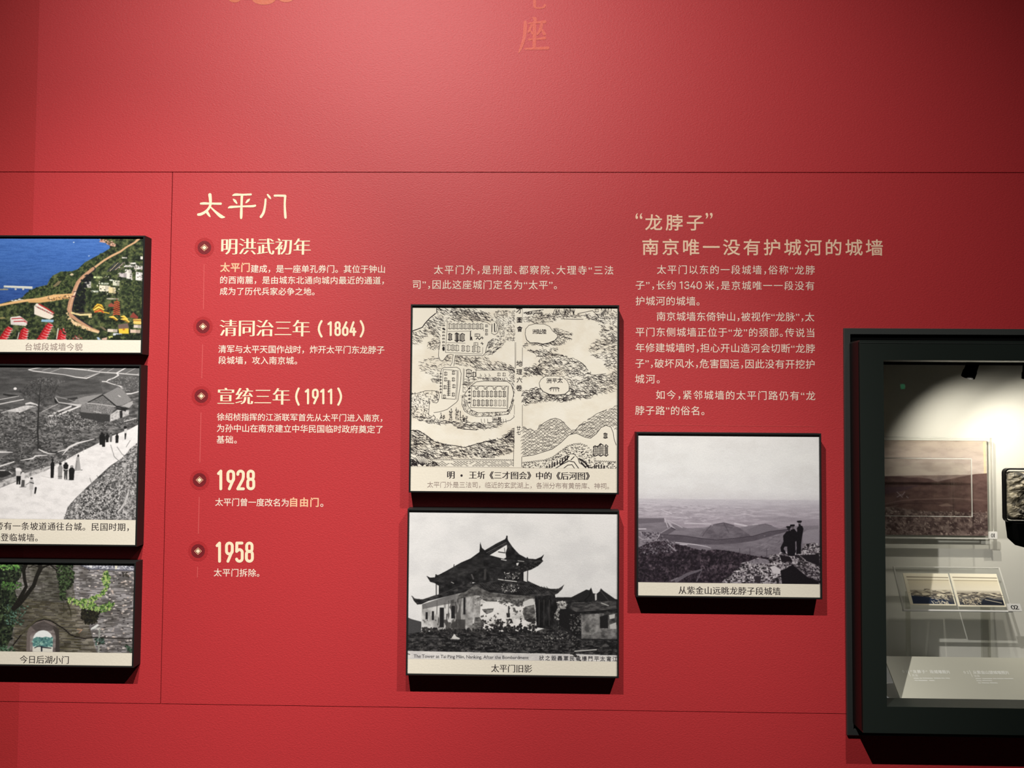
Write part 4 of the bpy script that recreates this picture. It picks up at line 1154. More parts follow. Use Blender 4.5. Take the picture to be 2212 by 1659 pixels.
    for row in range(34):
        yy = 1490 + row * 15
        for col in range(22):
            x = 1200 + col * 42 + (row % 2) * 21 + rs.randn() * 4
            y = yy + rs.randn() * 4
            ins = False
            Q = np.roll(P0, -1, 0)
            for (ax, ay), (bx, by) in zip(P0, Q):
                if (ay > y) != (by > y) and x < (bx - ax) * (y - ay) / (by - ay) + ax: ins = not ins
            if ins:
                out([(x - 20, y + 8), (x - 6, y - 5), (x + 10, y - 6), (x + 24, y + 9)], 3.4)
                if rs.rand() < .8: out([(x - 8, y + 4), (x + 10, y + 8)], 2.8)
    out(Bv([(1197, 625), (1230, 650), (1300, 658)]), 4); out(Bv([(1350, 630), (1400, 590), (1460, 555), (1510, 543), (1560, 560), (1600, 600), (1640, 640)]), 5); out(Bv([(1700, 655), (1750, 605), (1800, 590)]), 5); out(Bv([(1820, 560), (1900, 500), (2000, 458)]), 4)
    wm = Bv([(1197, 912), (1300, 897), (1480, 840), (1560, 780), (1640, 702), (1710, 685), (1790, 722), (1845, 733), (1900, 690), (1945, 630), (1992, 608), (2040, 625), (2062, 680), (2070, 740), (2090, 795), (2095, 1010), (1197, 1010)])
    cream(wm); out(wm[:15], 5)
    house(1975, 685 + 1062, 26, 44, 2.0, 1)
    for x, y, w, h in ((1875, 1870, 40, 90), (1930, 1850, 34, 110), (1985, 1860, 24, 100)): house(x, y, w, h, 1.8, 1)
    for k in range(6): out(Bv([(1880, 810 + k * 16), (2005, 815 + k * 16)]), 3.5)
    out(Bv([(1897, 815), (1930, 800), (1950, 790)]), 8); out(Bv([(1880, 815), (1870, 850), (1880, 900)]), 6)
    # brick wall over the last hill
    bw = Bv([(1197, 975), (1400, 950), (1480, 920), (1560, 860), (1620, 815), (1680, 795), (1740, 790), (1800, 810), (1840, 850), (1870, 910), (1890, 955), (2092, 960), (2092, 1030), (1197, 1030)])
    cream(bw)
    p.dabs(bw, 560, 20, 4.4, INK, 0.0, 0.12)
    tt = bw[:12]
    for (a, b) in zip(tt[:-1], tt[1:]):
        n = max(2, int(math.hypot(b[0] - a[0], b[1] - a[1]) / 20))
        for k in range(n):
            x, y = a[0] + (b[0] - a[0]) * k / n, a[1] + (b[1] - a[1]) * k / n
            out([(x, y + 4), (x + 2, y - 8), (x + 12, y - 10), (x + 14, y + 2)], 3.6)
    mt = Bv([(1450, 1030), (1560, 960), (1620, 900), (1655, 882), (1690, 885), (1725, 920), (1740, 970), (1800, 1000), (1900, 1030)])
    cream(mt); out(mt, 5)
    for pts, w in (([(1500, 1030), (1580, 980), (1640, 950), (1690, 960), (1740, 1030)], 8), ([(1580, 1030), (1630, 990), (1670, 985), (1700, 1030)], 7), ([(1740, 930), (1790, 960), (1830, 1010)], 16), ([(1640, 905), (1610, 945), (1560, 985)], 12), ([(1760, 970), (1800, 1010)], 14), ([(1690, 910), (1660, 940)], 8)):
        out(Bv(pts), w)
    for x, y in ((1430, 1000), (1455, 990), (1480, 975), (1505, 965), (1530, 950), (1555, 945), (1580, 930), (1605, 915), (1625, 905), (1900, 990), (1925, 985), (1950, 985), (1975, 995), (1885, 985)): out(Bv([(x, y), (x, y + 36)]), 11)
    for y in (905, 985, 1160, 1240): p.dabs([(1300, y), (2000, y), (2000, y + 60), (1300, y + 60)], 5, 8, 3, (150, 120, 110), 0, 1.5, a=0.6)
    p.view(860, 780, 4.424)
    p.line([(118, 1012), (1000, 1017), (2095, 1029)], 3, (120, 108, 100), 0.7)


def paint_tower(p):
    """black-and-white photograph: ruined two-storey gate tower with upturned eaves above a peeling white wall."""
    p.view(860, 1080, 3.858)
    K = [(18, 17, 18), (30, 29, 30), (44, 43, 44), (66, 64, 64)]
    p.grad([(60, 80), (1850, 80), (1850, 1350), (60, 1350)], [(100, (238, 236, 234)), (600, (232, 230, 229)), (1000, (222, 220, 219)), (1300, (214, 212, 210))])
    p.tex(None, [(220, 219, 219), (234, 233, 232), (242, 240, 239)], 60, 40, 71, 0.3, 0.7, a=0.55)
    # far hill and ground
    p.fill([(60, 985), (110, 1005), (190, 1025), (200, 1300), (60, 1300)], (70, 69, 70))
    ground = [(60, 1130), (200, 1110), (600, 1090), (760, 1090), (1140, 1100), (1300, 1040), (1440, 1090), (1540, 1160), (1840, 1150), (1840, 1285), (1470, 1278), (60, 1272)]
    p.fill(ground, (40, 39, 40)); p.tex(ground, K + [(96, 94, 93)], 10, 3.5, 73, 0.3, 0.75)
    p.dabs(ground, 700, 26, 6, [(20, 19, 20), (60, 58, 58), (92, 90, 88), (30, 29, 30)], 0.1, 0.5, a=0.8)
    p.dabs([(700, 1130), (1500, 1120), (1500, 1250), (700, 1240)], 160, 16, 6, [(150, 147, 145), (110, 108, 106)], 0.2, 0.9, a=0.6)
    p.dabs([(1200, 1100), (1420, 1090), (1430, 1150), (1240, 1170)], 60, 18, 8, [(150, 147, 144), (100, 98, 96), (40, 39, 40)], 0.4, 0.8)
    p.fill([(445, 1160), (470, 1120), (485, 1145), (520, 1160), (500, 1170)], (214, 212, 208)); p.fill([(505, 1115), (530, 1092), (530, 1112)], (200, 198, 194)); p.line([(440, 1165), (510, 1166)], 7, (190, 188, 184))
    p.line([(930, 1155), (990, 1162)], 6, (150, 148, 144)); p.line([(1480, 1255), (1660, 1240)], 9, (206, 204, 200)); p.line([(1480, 1262), (1660, 1247)], 4, (30, 30, 30)); p.fill([(1450, 1278), (1480, 1270), (1500, 1300), (1470, 1300)], (24, 23, 24))
    p.line([(80, 1170), (380, 1165)], 4, (88, 86, 86))
    # ground-floor plastered wall, left flank
    left = [(195, 880), (340, 830), (560, 770), (700, 740), (700, 1095), (560, 1100), (400, 1098), (190, 1100)]
    p.fill(left, (206, 204, 202)); p.tex(left, [(150, 148, 146), (204, 202, 200), (222, 220, 218)], 16, 22, 75, 0.3, 0.7, a=0.8)
    p.fill([(195, 880), (340, 830), (560, 760), (690, 740), (690, 800), (560, 850), (380, 880), (200, 920)], (92, 90, 90), 0.75)
    p.tex([(480, 790), (640, 760), (660, 1090), (480, 1095)], [(96, 94, 93), (140, 138, 136), (176, 174, 172)], 8, 26, 77, 0.3, 0.7, a=0.85)
    p.spots([(330, 870), (640, 790), (640, 1100), (330, 1095)], (66, 64, 63), 8, 30, 78, 0.56, 0.06, 0.8)
    p.spots([(190, 1010), (640, 1000), (640, 1105), (190, 1100)], (60, 58, 57), 8, 16, 79, 0.53, 0.06, 0.85)
    for x, y0, y1, w in ((235, 945, 1005, 18), (287, 935, 1010, 18), (362, 905, 1070, 36), (457, 895, 995, 30), (556, 815, 960, 26)):
        p.fill([(x - w / 2, y0), (x + w / 2, y0), (x + w / 2, y1), (x - w / 2, y1)], (34, 33, 34))
    p.ell(457, 897, 15, 9, (34, 33, 34))
    for x in (322, 420, 520): p.line([(x, 850), (x - 2, 960)], 8, (90, 88, 87), 0.7)
    p.line([(405, 960), (402, 1060)], [10, 6], (70, 68, 67))
    # ground-floor plastered wall, front
    front = [(640, 770), (760, 780), (1140, 800), (1160, 1100), (1000, 1095), (860, 1100), (700, 1095), (620, 1060)]
    p.fill(front, (226, 223, 220)); p.tex(front, [(176, 174, 171), (226, 223, 220), (238, 235, 232)], 22, 16, 81, 0.28, 0.6, a=0.8)
    p.tex([(640, 770), (1140, 800), (1140, 850), (700, 830), (640, 860)], [(96, 94, 93), (136, 134, 132)], 10, 8, 82, 0.3, 0.7, a=0.85)
    p.tex([(560, 800), (690, 790), (680, 1080), (560, 1090)], [(120, 118, 116), (170, 168, 166), (206, 204, 202)], 10, 12, 83, 0.3, 0.7, a=0.8)
    for poly in ([(705, 800), (810, 800), (830, 850), (740, 850), (705, 835)], [(840, 840), (1040, 820), (1050, 860), (1000, 890), (920, 850), (850, 865)], [(700, 915), (800, 905), (790, 935), (740, 955), (715, 935)],
                 [(1060, 890), (1140, 870), (1155, 1010), (1060, 1000), (1040, 930)], [(640, 985), (680, 980), (720, 1040), (700, 1090), (630, 1080)]):
        p.fill(poly, (104, 102, 100)); p.tex(poly, [(60, 58, 58), (104, 102, 100), (150, 148, 145)], 7, 3, 84, 0.3, 0.7, a=0.9)
    p.dabs([(840, 810), (1050, 800), (1050, 890), (840, 870)], 50, 20, 8, [(60, 58, 58), (120, 118, 116)], 0, 0.5)
    p.spots(front, (70, 68, 66), 7, 6, 85, 0.66, 0.03, 0.85); p.spots([(700, 1000), (1160, 980), (1160, 1110), (680, 1100)], (40, 38, 38), 7, 6, 86, 0.54, 0.03, 0.95)
    p.dabs([(700, 1060), (1160, 1050), (1160, 1110), (700, 1105)], 110, 24, 12, [(36, 35, 36), (52, 50, 50), (24, 23, 24)], 0.3, 0.9)
    p.fill([(1045, 850), (1130, 810), (1140, 860), (1080, 885), (1045, 875)], (210, 208, 205)); p.fill([(905, 945), (935, 945), (935, 980), (910, 980)], (44, 42, 42)); p.line([(925, 890), (925, 950)], 12, (56, 54, 54))
    shade = [(500, 800), (600, 735), (640, 706), (690, 735), (770, 770), (930, 792), (1145, 800), (1140, 822), (900, 815), (760, 806), (650, 800), (560, 815), (500, 835)]
    p.fill(shade, (84, 82, 81), .8); p.tex(shade, [(52, 50, 50), (92, 90, 88), (120, 118, 116)], 9, 5, 96, 0.3, 0.7, a=.8)
    p.dabs([(190, 1082), (700, 1080), (700, 1112), (190, 1114)], 130, 26, 13, [(30, 29, 30), (48, 46, 46), (64, 62, 61)], 0.1, 0.8)
    # dark verandah on the right end
    ver = [(1140, 800), (1310, 780), (1335, 900), (1345, 1050), (1240, 1070), (1160, 1060), (1150, 900)]
    p.fill(ver, (26, 25, 26)); p.tex(ver, K, 8, 16, 87, 0.35, 0.8)
    for x in (1180, 1220, 1265): p.line([(x, 830), (x, 1040)], 9, (52, 50, 50))
    # right-hand ruin
    p.fill([(1310, 808), (1450, 805), (1575, 740), (1600, 745), (1615, 722), (1630, 770), (1660, 775), (1690, 750), (1695, 728), (1720, 750), (1815, 815), (1840, 820), (1840, 1160), (1535, 1160), (1345, 1060), (1340, 860)], (34, 33, 34))
    p.tex([(1320, 830), (1840, 830), (1840, 1150), (1540, 1155), (1350, 1050)], K, 9, 7, 88, 0.3, 0.75, a=0.9)
    p.fill([(1645, 778), (1662, 776), (1662, 825), (1648, 832)], (206, 204, 202)); p.line([(1560, 830), (1600, 790), (1615, 740)], 10, (20, 19, 20)); p.line([(1690, 745), (1760, 830)], 8, (60, 58, 58))
    p.fill([(1335, 840), (1405, 838), (1405, 905), (1335, 905)], (156, 154, 151)); p.dabs([(1335, 840), (1405, 838), (1405, 905), (1335, 905)], 26, 26, 7, [(70, 68, 68), (214, 212, 208)], 0, 0.2)
    p.tex([(1450, 850), (1820, 830), (1830, 900), (1500, 930), (1440, 900)], [(40, 39, 40), (70, 68, 68), (92, 90, 89)], 12, 3, 89, 0.3, 0.7)
    p.line([(1700, 850), (1760, 872)], 7, (190, 188, 184)); p.line([(1500, 930), (1830, 905)], 8, (24, 23, 24))
    p.fill([(1530, 955), (1690, 945), (1690, 1070), (1620, 1120), (1535, 1110)], (140, 138, 136)); p.tex([(1530, 945), (1840, 930), (1840, 1150), (1535, 1150)], [(56, 55, 55), (110, 108, 107), (164, 162, 160)], 14, 12, 90, 0.3, 0.75, a=0.8)
    p.fill([(1688, 965), (1755, 945), (1758, 1060), (1690, 1060)], (30, 29, 30)); p.fill([(1765, 950), (1815, 940), (1812, 975), (1770, 985)], (196, 194, 191)); p.fill([(1770, 1030), (1825, 1010), (1828, 1065), (1775, 1065)], (190, 188, 185))
    p.fill([(1350, 910), (1420, 900), (1530, 945), (1530, 1130), (1440, 1090), (1345, 1040)], (26, 25, 26)); p.dabs([(1310, 900), (1345, 890), (1350, 1000), (1315, 1000)], 30, 16, 8, [(176, 174, 171), (120, 118, 116)], 0.3, 0.5)
    p.dabs([(1420, 950), (1540, 950), (1530, 1120), (1440, 1090)], 50, 16, 8, [(70, 68, 68), (110, 108, 106)], 0.3, 0.9)
    # lower eave
    low = [(108, 812), (130, 832), (200, 838), (310, 800), (440, 745), (560, 690), (600, 660), (620, 700), (760, 640), (1060, 660), (1120, 690), (1190, 720), (1280, 738), (1340, 735), (1372, 715), (1388, 700), (1370, 740), (1335, 775), (1300, 790), (1150, 800), (930, 790), (760, 770), (690, 740), (640, 710), (560, 770), (400, 810), (250, 850), (190, 878), (155, 882), (125, 850)]
    p.fill(low, (34, 33, 34)); p.tex(low, K + [(86, 84, 84)], 9, 4, 91, 0.3, 0.8, a=0.9)
    for k in range(30):
        t = k / 29
        p.line([(640 + 600 * t, 690 + 30 * t), (690 + 610 * t, 745 + 35 * t)], 5, (62, 60, 60), 0.7)
    p.dabs([(860, 700), (1000, 700), (1010, 760), (860, 770)], 50, 14, 6, [(130, 128, 126), (90, 88, 88), (200, 198, 194)], 0.2, 0.7)
    p.line([(108, 812), (135, 838), (210, 842), (320, 805), (560, 700)], 8, (60, 58, 58), 0.8)
    # upper storey body
    up = [(335, 690), (560, 600), (720, 560), (1050, 580), (1050, 680), (900, 660), (720, 690), (600, 690), (440, 745), (335, 790)]
    p.fill(up, (30, 29, 30)); p.tex(up, K, 9, 9, 92, 0.3, 0.85)
    p.fill([(308, 690), (335, 700), (333, 795), (312, 800)], (224, 222, 220)); p.line([(312, 690), (314, 800)], 7, (40, 39, 40))
    p.fill([(1048, 600), (1085, 592), (1085, 685), (1048, 672)], (226, 224, 222)); p.line([(1082, 590), (1080, 684)], 7, (40, 39, 40))
    p.line([(835, 662), (990, 680)], 7, (216, 214, 210)); p.dabs([(860, 600), (1020, 600), (1010, 660), (880, 650)], 30, 12, 7, [(200, 198, 194), (120, 118, 116)], 0.6, 0.9)
    p.line([(885, 615), (885, 665)], 8, (20, 20, 20)); p.line([(440, 690), (460, 700)], 6, (180, 178, 174)); p.line([(590, 575), (625, 660)], [8, 14], (84, 82, 82)); p.line([(728, 470), (722, 660)], [16, 20], (62, 60, 60)); 
    # upper roof
    roof = [(230, 640), (260, 655), (300, 652), (308, 632), (330, 632), (400, 595), (460, 560), (520, 525), (600, 490), (675, 435), (680, 352), (695, 400), (720, 420), (820, 360), (890, 325), (905, 300), (915, 335), (960, 400), (1010, 450), (1075, 485), (1150, 490), (1195, 470), (1218, 450), (1200, 490), (1212, 505), (1170, 545), (1110, 578), (1040, 600), (980, 590), (860, 575), (740, 570), (560, 640), (420, 690), (330, 720), (300, 700), (262, 690)]
    p.fill(roof, (30, 29, 30)); p.tex(roof, K, 12, 5, 93, 0.3, 0.85)
    for k in range(34):
        t = k / 33
        p.line([(330 + 360 * t, 640 - 190 * t), (360 + 350 * t, 700 - 130 * t)], 4.5, (58, 56, 56), 0.6)
    p.dabs([(960, 560), (1200, 500), (1180, 540), (1040, 590)], 60, 14, 7, [(20, 19, 20), (64, 62, 62)], 0.2, 0.5)
    p.fill([(762, 460), (880, 385), (905, 372), (908, 400), (895, 440), (900, 478), (880, 490), (840, 480)], (236, 234, 232)); p.line([(835, 432), (890, 440)], 8, (50, 48, 48)); p.line([(885, 400), (890, 440)], 5, (90, 88, 88))
    p.line([(735, 440), (900, 352)], 5, (96, 94, 94)); p.line([(748, 448), (905, 365)], 4, (70, 68, 68)); p.fill([(985, 525), (1008, 520), (1000, 545), (988, 545)], (222, 220, 218)); p.line([(860, 495), (900, 502)], 8, (214, 212, 210)); p.line([(1000, 505), (1050, 510)], 6, (180, 178, 176))
    p.line([(460, 560), (462, 543)], 6, (30, 29, 30)); p.line([(905, 300), (905, 340)], 12, (26, 25, 26)); p.line([(310, 630), (308, 660)], 10, (30, 29, 30)); p.line([(1078, 478), (1080, 492)], 10, (30, 29, 30))
    p.fill([(915, 345), (1010, 455), (1060, 490), (960, 485), (900, 470), (912, 400)], (36, 35, 36)); p.tex([(915, 345), (1010, 455), (1060, 490), (960, 485), (900, 470)], K, 8, 8, 94, 0.3, 0.8)
    # printed title strip under the picture
    p.fill([(60, 1270), (600, 1275), (1455, 1282), (1500, 1300), (1845, 1287), (1845, 1352), (60, 1335)], (224, 220, 216))
    p.tex([(60, 1276), (1845, 1290), (1845, 1350), (60, 1332)], [(212, 208, 206), (226, 222, 218), (234, 230, 225)], 20, 10, 95, 0.3, 0.7)
    p.dabs([(1440, 1275), (1490, 1275), (1530, 1330), (1490, 1320)], 16, 16, 8, (40, 38, 38), 0.9, 0.4); p.line([(80, 1295), (96, 1300)], 8, (110, 106, 104))
    p.soften(.7, 1); p.gain(.955); p.tone(9, 7)


def paint_hills(p):
    """violet-toned photograph: hazy hills, a long city wall, three figures in caps on a rocky spur."""
    p.view(1340, 910, 3.859)
    V = lambda v, t=1.0: (v, v - 7 * t, v + 1 * t)
    p.grad([(130, 90), (1700, 90), (1700, 1400), (130, 1400)], [(110, (226, 224, 222)), (350, (222, 222, 221)), (560, (212, 211, 213)), (680, (188, 183, 190)), (800, (156, 147, 157)), (900, (134, 122, 133)), (1350, (60, 50, 58))])
    p.tex([(130, 90), (1700, 90), (1700, 650), (130, 650)], [(214, 212, 210), (222, 221, 220), (228, 227, 225)], 46, 26, 101, 0.3, 0.7, a=0.5)
    p.tex([(130, 560), (1700, 560), (1700, 900), (130, 900)], [V(140), V(164), V(190)], 26, 3, 102, 0.3, 0.7, a=0.45, fade=(600, 780))
    p.dabs([(150, 690), (1100, 720), (1150, 820), (500, 850), (370, 810), (150, 790)], 200, 60, 5, [V(196), V(206), V(136), V(130)], 0.06, 0.10, a=0.45)
    p.line([(160, 690), (250, 692), (330, 700)], 5, V(200)); p.line([(340, 740), (430, 775)], 6, V(196)); p.line([(430, 800), (560, 815)], 4, V(190))
    p.line([(540, 853), (760, 858)], 8, V(192)); p.line([(870, 760), (1000, 790)], 10, V(172), .6); p.line([(960, 852), (1060, 872)], 14, V(190)); p.line([(1110, 862), (1150, 858)], 8, V(176))
    # far hills right
    p.fill([(1000, 885), (1080, 870), (1180, 855), (1230, 855), (1330, 890), (1400, 870), (1660, 860), (1660, 1050), (1000, 1000)], V(122))
    p.fill([(1110, 800), (1300, 785), (1660, 810), (1660, 870), (1300, 850)], V(134), .35); p.line([(1100, 800), (1250, 830), (1400, 840)], 5, V(160), .6)
    # middle ground
    mid = [(150, 860), (360, 845), (480, 870), (560, 895), (700, 890), (860, 848), (960, 875), (1060, 900), (1200, 870), (1400, 900), (1660, 890), (1660, 1150), (150, 1150)]
    p.grad(mid, [(850, V(132)), (950, V(118)), (1050, V(106)), (1150, V(88))]); p.tex(mid, [V(100), V(116), V(130)], 24, 6, 103, 0.3, 0.7, a=0.55)
    hill = [(660, 960), (720, 890), (800, 860), (866, 847), (930, 862), (1000, 890), (1060, 930), (1100, 960), (900, 985), (760, 990)]
    p.grad(hill, [(850, V(110)), (980, V(94))]); p.tex(hill, [V(84), V(104), V(118)], 14, 7, 104, 0.3, 0.7, a=0.7); p.line([(780, 865), (866, 846), (950, 868)], 8, V(70), .7); p.line([(868, 850), (910, 930)], 5, V(76)); p.line([(760, 870), (720, 915), (690, 960)], 6, V(84))
    p.fill([(1060, 900), (1150, 868), (1215, 855), (1290, 880), (1340, 905), (1200, 930), (1100, 960)], V(112)); p.line([(1160, 864), (1215, 853), (1270, 868)], 6, V(84), .7)
    # wall segments
    W0, W1 = V(98), V(76)
    p.fill([(150, 815), (368, 812), (368, 846), (150, 862)], V(104)); p.line([(150, 814), (368, 811)], 5, V(140)); p.line([(150, 906), (215, 904)], 8, V(200))
    p.fill([(368, 815), (392, 840), (420, 885), (470, 905), (440, 880), (400, 830)], V(170)); p.line([(372, 815), (400, 890)], 6, V(190)); p.line([(400, 830), (500, 880), (520, 890)], 6, V(180))
    p.fill([(330, 945), (425, 885), (470, 905), (400, 950)], V(92)); p.line([(340, 938), (425, 887)], 6, V(150)); p.line([(425, 890), (460, 908)], 6, V(60))
    p.fill([(330, 950), (500, 955), (680, 978), (800, 990), (950, 975), (1110, 955), (1250, 915), (1400, 895), (1400, 915), (1260, 950), (1120, 995), (950, 1020), (800, 1030), (620, 1025), (460, 1010), (320, 990)], V(84))
    p.tex([(330, 950), (500, 955), (680, 978), (800, 990), (950, 975), (1110, 955), (1400, 895), (1400, 915), (1120, 995), (950, 1020), (800, 1030), (620, 1025), (320, 990)], [V(74), V(90)], 10, 6, 105, 0.3, 0.7, a=.6)
    p.line([(330, 950), (500, 955), (680, 978), (800, 991), (950, 976), (1110, 956), (1250, 915), (1400, 896)], 5, V(58)); p.line([(460, 1014), (620, 1030), (720, 1045), (760, 1060)], [6, 8, 5, 3], V(190)); p.line([(500, 1030), (560, 1034)], 6, V(206))
    p.line([(155, 970), (185, 990), (240, 990)], 9, V(150)); p.line([(300, 1000), (330, 950)], 7, V(190)); p.dabs([(155, 930), (320, 935), (400, 1000), (200, 1010)], 90, 26, 7, [V(80), V(120), V(150), V(60)], 0.2, .6)
    p.dabs([(1150, 960), (1350, 930), (1350, 1080), (1150, 1090)], 40, 50, 5, [V(140), V(90)], -0.3, .25, a=.6); p.fill([(1520, 930), (1560, 900), (1660, 890), (1660, 1010), (1530, 1010)], V(140), .7)
    # near woods
    woods = [(150, 1060), (260, 1010), (360, 1005), (520, 1040), (620, 1065), (700, 1085), (800, 1070), (930, 1085), (1060, 1110), (1140, 1125), (1250, 1135), (1250, 1170), (1000, 1200), (900, 1345), (150, 1340)]
    p.fill(woods, (50, 41, 49)); p.tex(woods, [(24, 18, 24), (40, 32, 40), (62, 52, 60), (92, 80, 88)], 7, 6, 106, 0.32, 0.75)
    p.dabs(woods, 900, 24, 11, [(26, 20, 26), (40, 32, 40), (58, 49, 56), (32, 25, 32)], 1.2, 0.8, a=.8)
    p.dabs([(160, 1010), (460, 1010), (480, 1090), (170, 1130)], 170, 24, 6, [V(120), V(140), V(70), V(90)], 0.3, .7, a=.8); p.line([(400, 1030), (465, 1085)], 8, V(146)); p.line([(165, 1005), (200, 990), (280, 990)], 6, V(150))
    for x in (1000, 1085, 1225): p.line([(x, 1060), (x, 1130)], 4, V(66))
    p.line([(470, 1335), (560, 1280), (680, 1240)], [30, 26, 14], V(106), .8); p.line([(640, 1335), (680, 1250)], [12, 6], V(86)); p.line([(430, 1335), (480, 1310)], [14, 8], V(140), .7)
    # rocky spur
    rock = [(840, 1350), (900, 1290), (1000, 1220), (1010, 1180), (1080, 1165), (1150, 1135), (1240, 1150), (1250, 1110), (1340, 1100), (1400, 1090), (1500, 1100), (1540, 1020), (1620, 1005), (1665, 1030), (1670, 1365), (840, 1355)]
    p.fill(rock, (88, 80, 86)); p.tex(rock, [(24, 20, 24), (66, 60, 64), (128, 120, 126), (176, 170, 174), (52, 46, 50)], 10, 5, 107, 0.3, 0.72)
    p.dabs(rock, 420, 26, 7, [(22, 18, 22), (44, 38, 42), (110, 102, 108), (186, 180, 184), (150, 142, 148), (30, 25, 30)], 0.35, 0.5, a=.9)
    p.dabs([(850, 1340), (1040, 1180), (1300, 1180), (1330, 1345)], 170, 20, 8, [(206, 200, 204), (30, 26, 30), (150, 144, 148), (46, 40, 46)], 0.4, .8)
    p.fill([(1060, 1170), (1160, 1140), (1240, 1150), (1250, 1180), (1120, 1190)], V(120), .8)
    p.fill([(1250, 1210), (1290, 1200), (1340, 1230), (1335, 1270), (1280, 1265)], (190, 184, 188)); p.fill([(1130, 1290), (1180, 1285), (1170, 1345), (1120, 1345)], (46, 40, 45))
    p.fill([(1340, 1240), (1380, 1225), (1440, 1190), (1500, 1240), (1560, 1290), (1650, 1330), (1665, 1362), (1350, 1352)], (20, 15, 20)); p.fill([(1500, 1110), (1660, 1100), (1665, 1200), (1560, 1160)], (28, 23, 28))
    p.dabs([(1530, 1030), (1650, 1015), (1660, 1090), (1540, 1100)], 80, 24, 8, [(180, 174, 178), (40, 34, 40), (120, 112, 118)], 0.3, .7); p.dabs([(1500, 1210), (1660, 1200), (1660, 1330), (1560, 1290)], 90, 30, 7, [(130, 122, 128), (34, 28, 34), (60, 52, 58)], 0.5, .4)
    p.dabs([(1340, 1090), (1500, 1090), (1480, 1180), (1260, 1190)], 90, 26, 10, [(176, 170, 174), (34, 28, 34), (110, 102, 108)], 0.3, .7); p.fill([(1330, 1110), (1420, 1125), (1440, 1165), (1350, 1170)], (26, 20, 25))
    # three figures in peaked caps and dark coats
    N = (17, 13, 18)
    def cap(x, y, s): p.fill([(x - 20 * s, y - 8 * s), (x + 16 * s, y - 10 * s), (x + 20 * s, y), (x + 12 * s, y + 7 * s), (x - 12 * s, y + 7 * s), (x - 22 * s, y + 2)], N)
    p.fill([(1390, 915), (1420, 905), (1440, 930), (1445, 1000), (1430, 1120), (1400, 1115), (1395, 1040), (1375, 1040), (1365, 1060), (1390, 1090), (1380, 1100), (1345, 1085), (1340, 1050), (1365, 1000), (1362, 950)], N)
    p.fill([(1425, 900), (1455, 890), (1478, 920), (1482, 990), (1470, 1070), (1455, 1118), (1420, 1118), (1430, 1000)], N)
    p.fill([(1480, 880), (1500, 862), (1522, 866), (1532, 890), (1520, 960), (1512, 1020), (1510, 1100), (1470, 1100), (1480, 1000), (1478, 930)], N)
    p.ell(1410, 890, 13, 18, (40, 34, 40)); cap(1410, 878, 1.0); p.ell(1442, 876, 12, 17, (90, 82, 88)); cap(1442, 864, 1.0); p.ell(1500, 846, 12, 18, (110, 102, 108)); cap(1500, 832, 1.0); p.line([(1500, 860), (1506, 872)], 18, N)
    p.fill([(1463, 1000), (1472, 990), (1474, 1060), (1464, 1075)], V(110)); p.line([(1370, 1060), (1395, 1045)], 5, V(110)); p.line([(1385, 1085), (1392, 1095)], 8, V(190)); p.line([(1480, 890), (1498, 902)], 8, N)
    p.soften(.7, 1); p.gain(1.05); p.tone(11, 7)


def paint_case_big(p):
    """brown photograph of bare hills above a stony field."""
    p.view(1800, 920, 5.37)
    p.grad([(0, 150), (1800, 150), (1800, 1290), (0, 1290)], [(180, (176, 160, 146)), (420, (190, 174, 170)), (640, (204, 190, 184)), (700, (120, 98, 94)), (1290, (96, 76, 74))])
    p.tex([(0, 150), (1800, 150), (1800, 600), (0, 600)], [(168, 152, 140), (190, 174, 164), (204, 190, 176)], 30, 10, 111, 0.3, 0.7, a=.5)
    p.line([(1760, 190), (1765, 560)], 26, (226, 206, 150), .55)
    p.fill([(0, 600), (600, 592), (780, 590), (860, 603), (1000, 598), (1120, 615), (1220, 650), (1250, 900), (0, 900)], (98, 74, 74)); p.fill([(860, 760), (1000, 690), (1220, 645), (1400, 605), (1650, 555), (1790, 545), (1790, 1000), (700, 1000)], (94, 70, 66))
    p.tex([(0, 600), (1790, 560), (1790, 1000), (0, 1000)], [(78, 58, 58), (98, 76, 74), (114, 90, 86)], 20, 8, 112, 0.3, 0.7, a=.6)
    p.fill([(0, 720), (700, 715), (860, 705), (1000, 690), (800, 760), (600, 800), (0, 900)], (84, 64, 70))
    for q in ([(740, 770), (800, 830)], [(830, 770), (800, 810)], [(790, 800), (740, 830)], [(850, 820), (870, 840)]): p.line(q, 9, (150, 136, 140))
    p.line([(600, 910), (800, 870), (950, 855), (1400, 840), (1780, 860)], [10, 12, 14, 12, 8], (132, 108, 104), .7); p.line([(600, 935), (850, 900), (1240, 905)], 8, (70, 52, 52), .7)
    f = [(0, 950), (700, 945), (1000, 990), (1400, 1000), (1790, 1000), (1790, 1290), (0, 1290)]
    p.tex(f, [(74, 58, 58), (104, 86, 84), (132, 114, 110)], 8, 6, 113, 0.3, 0.7); p.dabs(f, 620, 40, 8, [(150, 132, 126), (66, 50, 50), (110, 92, 88), (170, 152, 144)], 0.9, .35)
    p.dabs([(600, 1000), (1780, 980), (1780, 1060), (600, 1040)], 60, 26, 8, [(160, 142, 134), (80, 62, 60)], 0.3, .5); p.fill([(1220, 920), (1320, 895), (1400, 930), (1250, 935)], (140, 118, 110), .8)
    p.soften(.7, 1); p.gain(1.14); p.tone(13, 7)


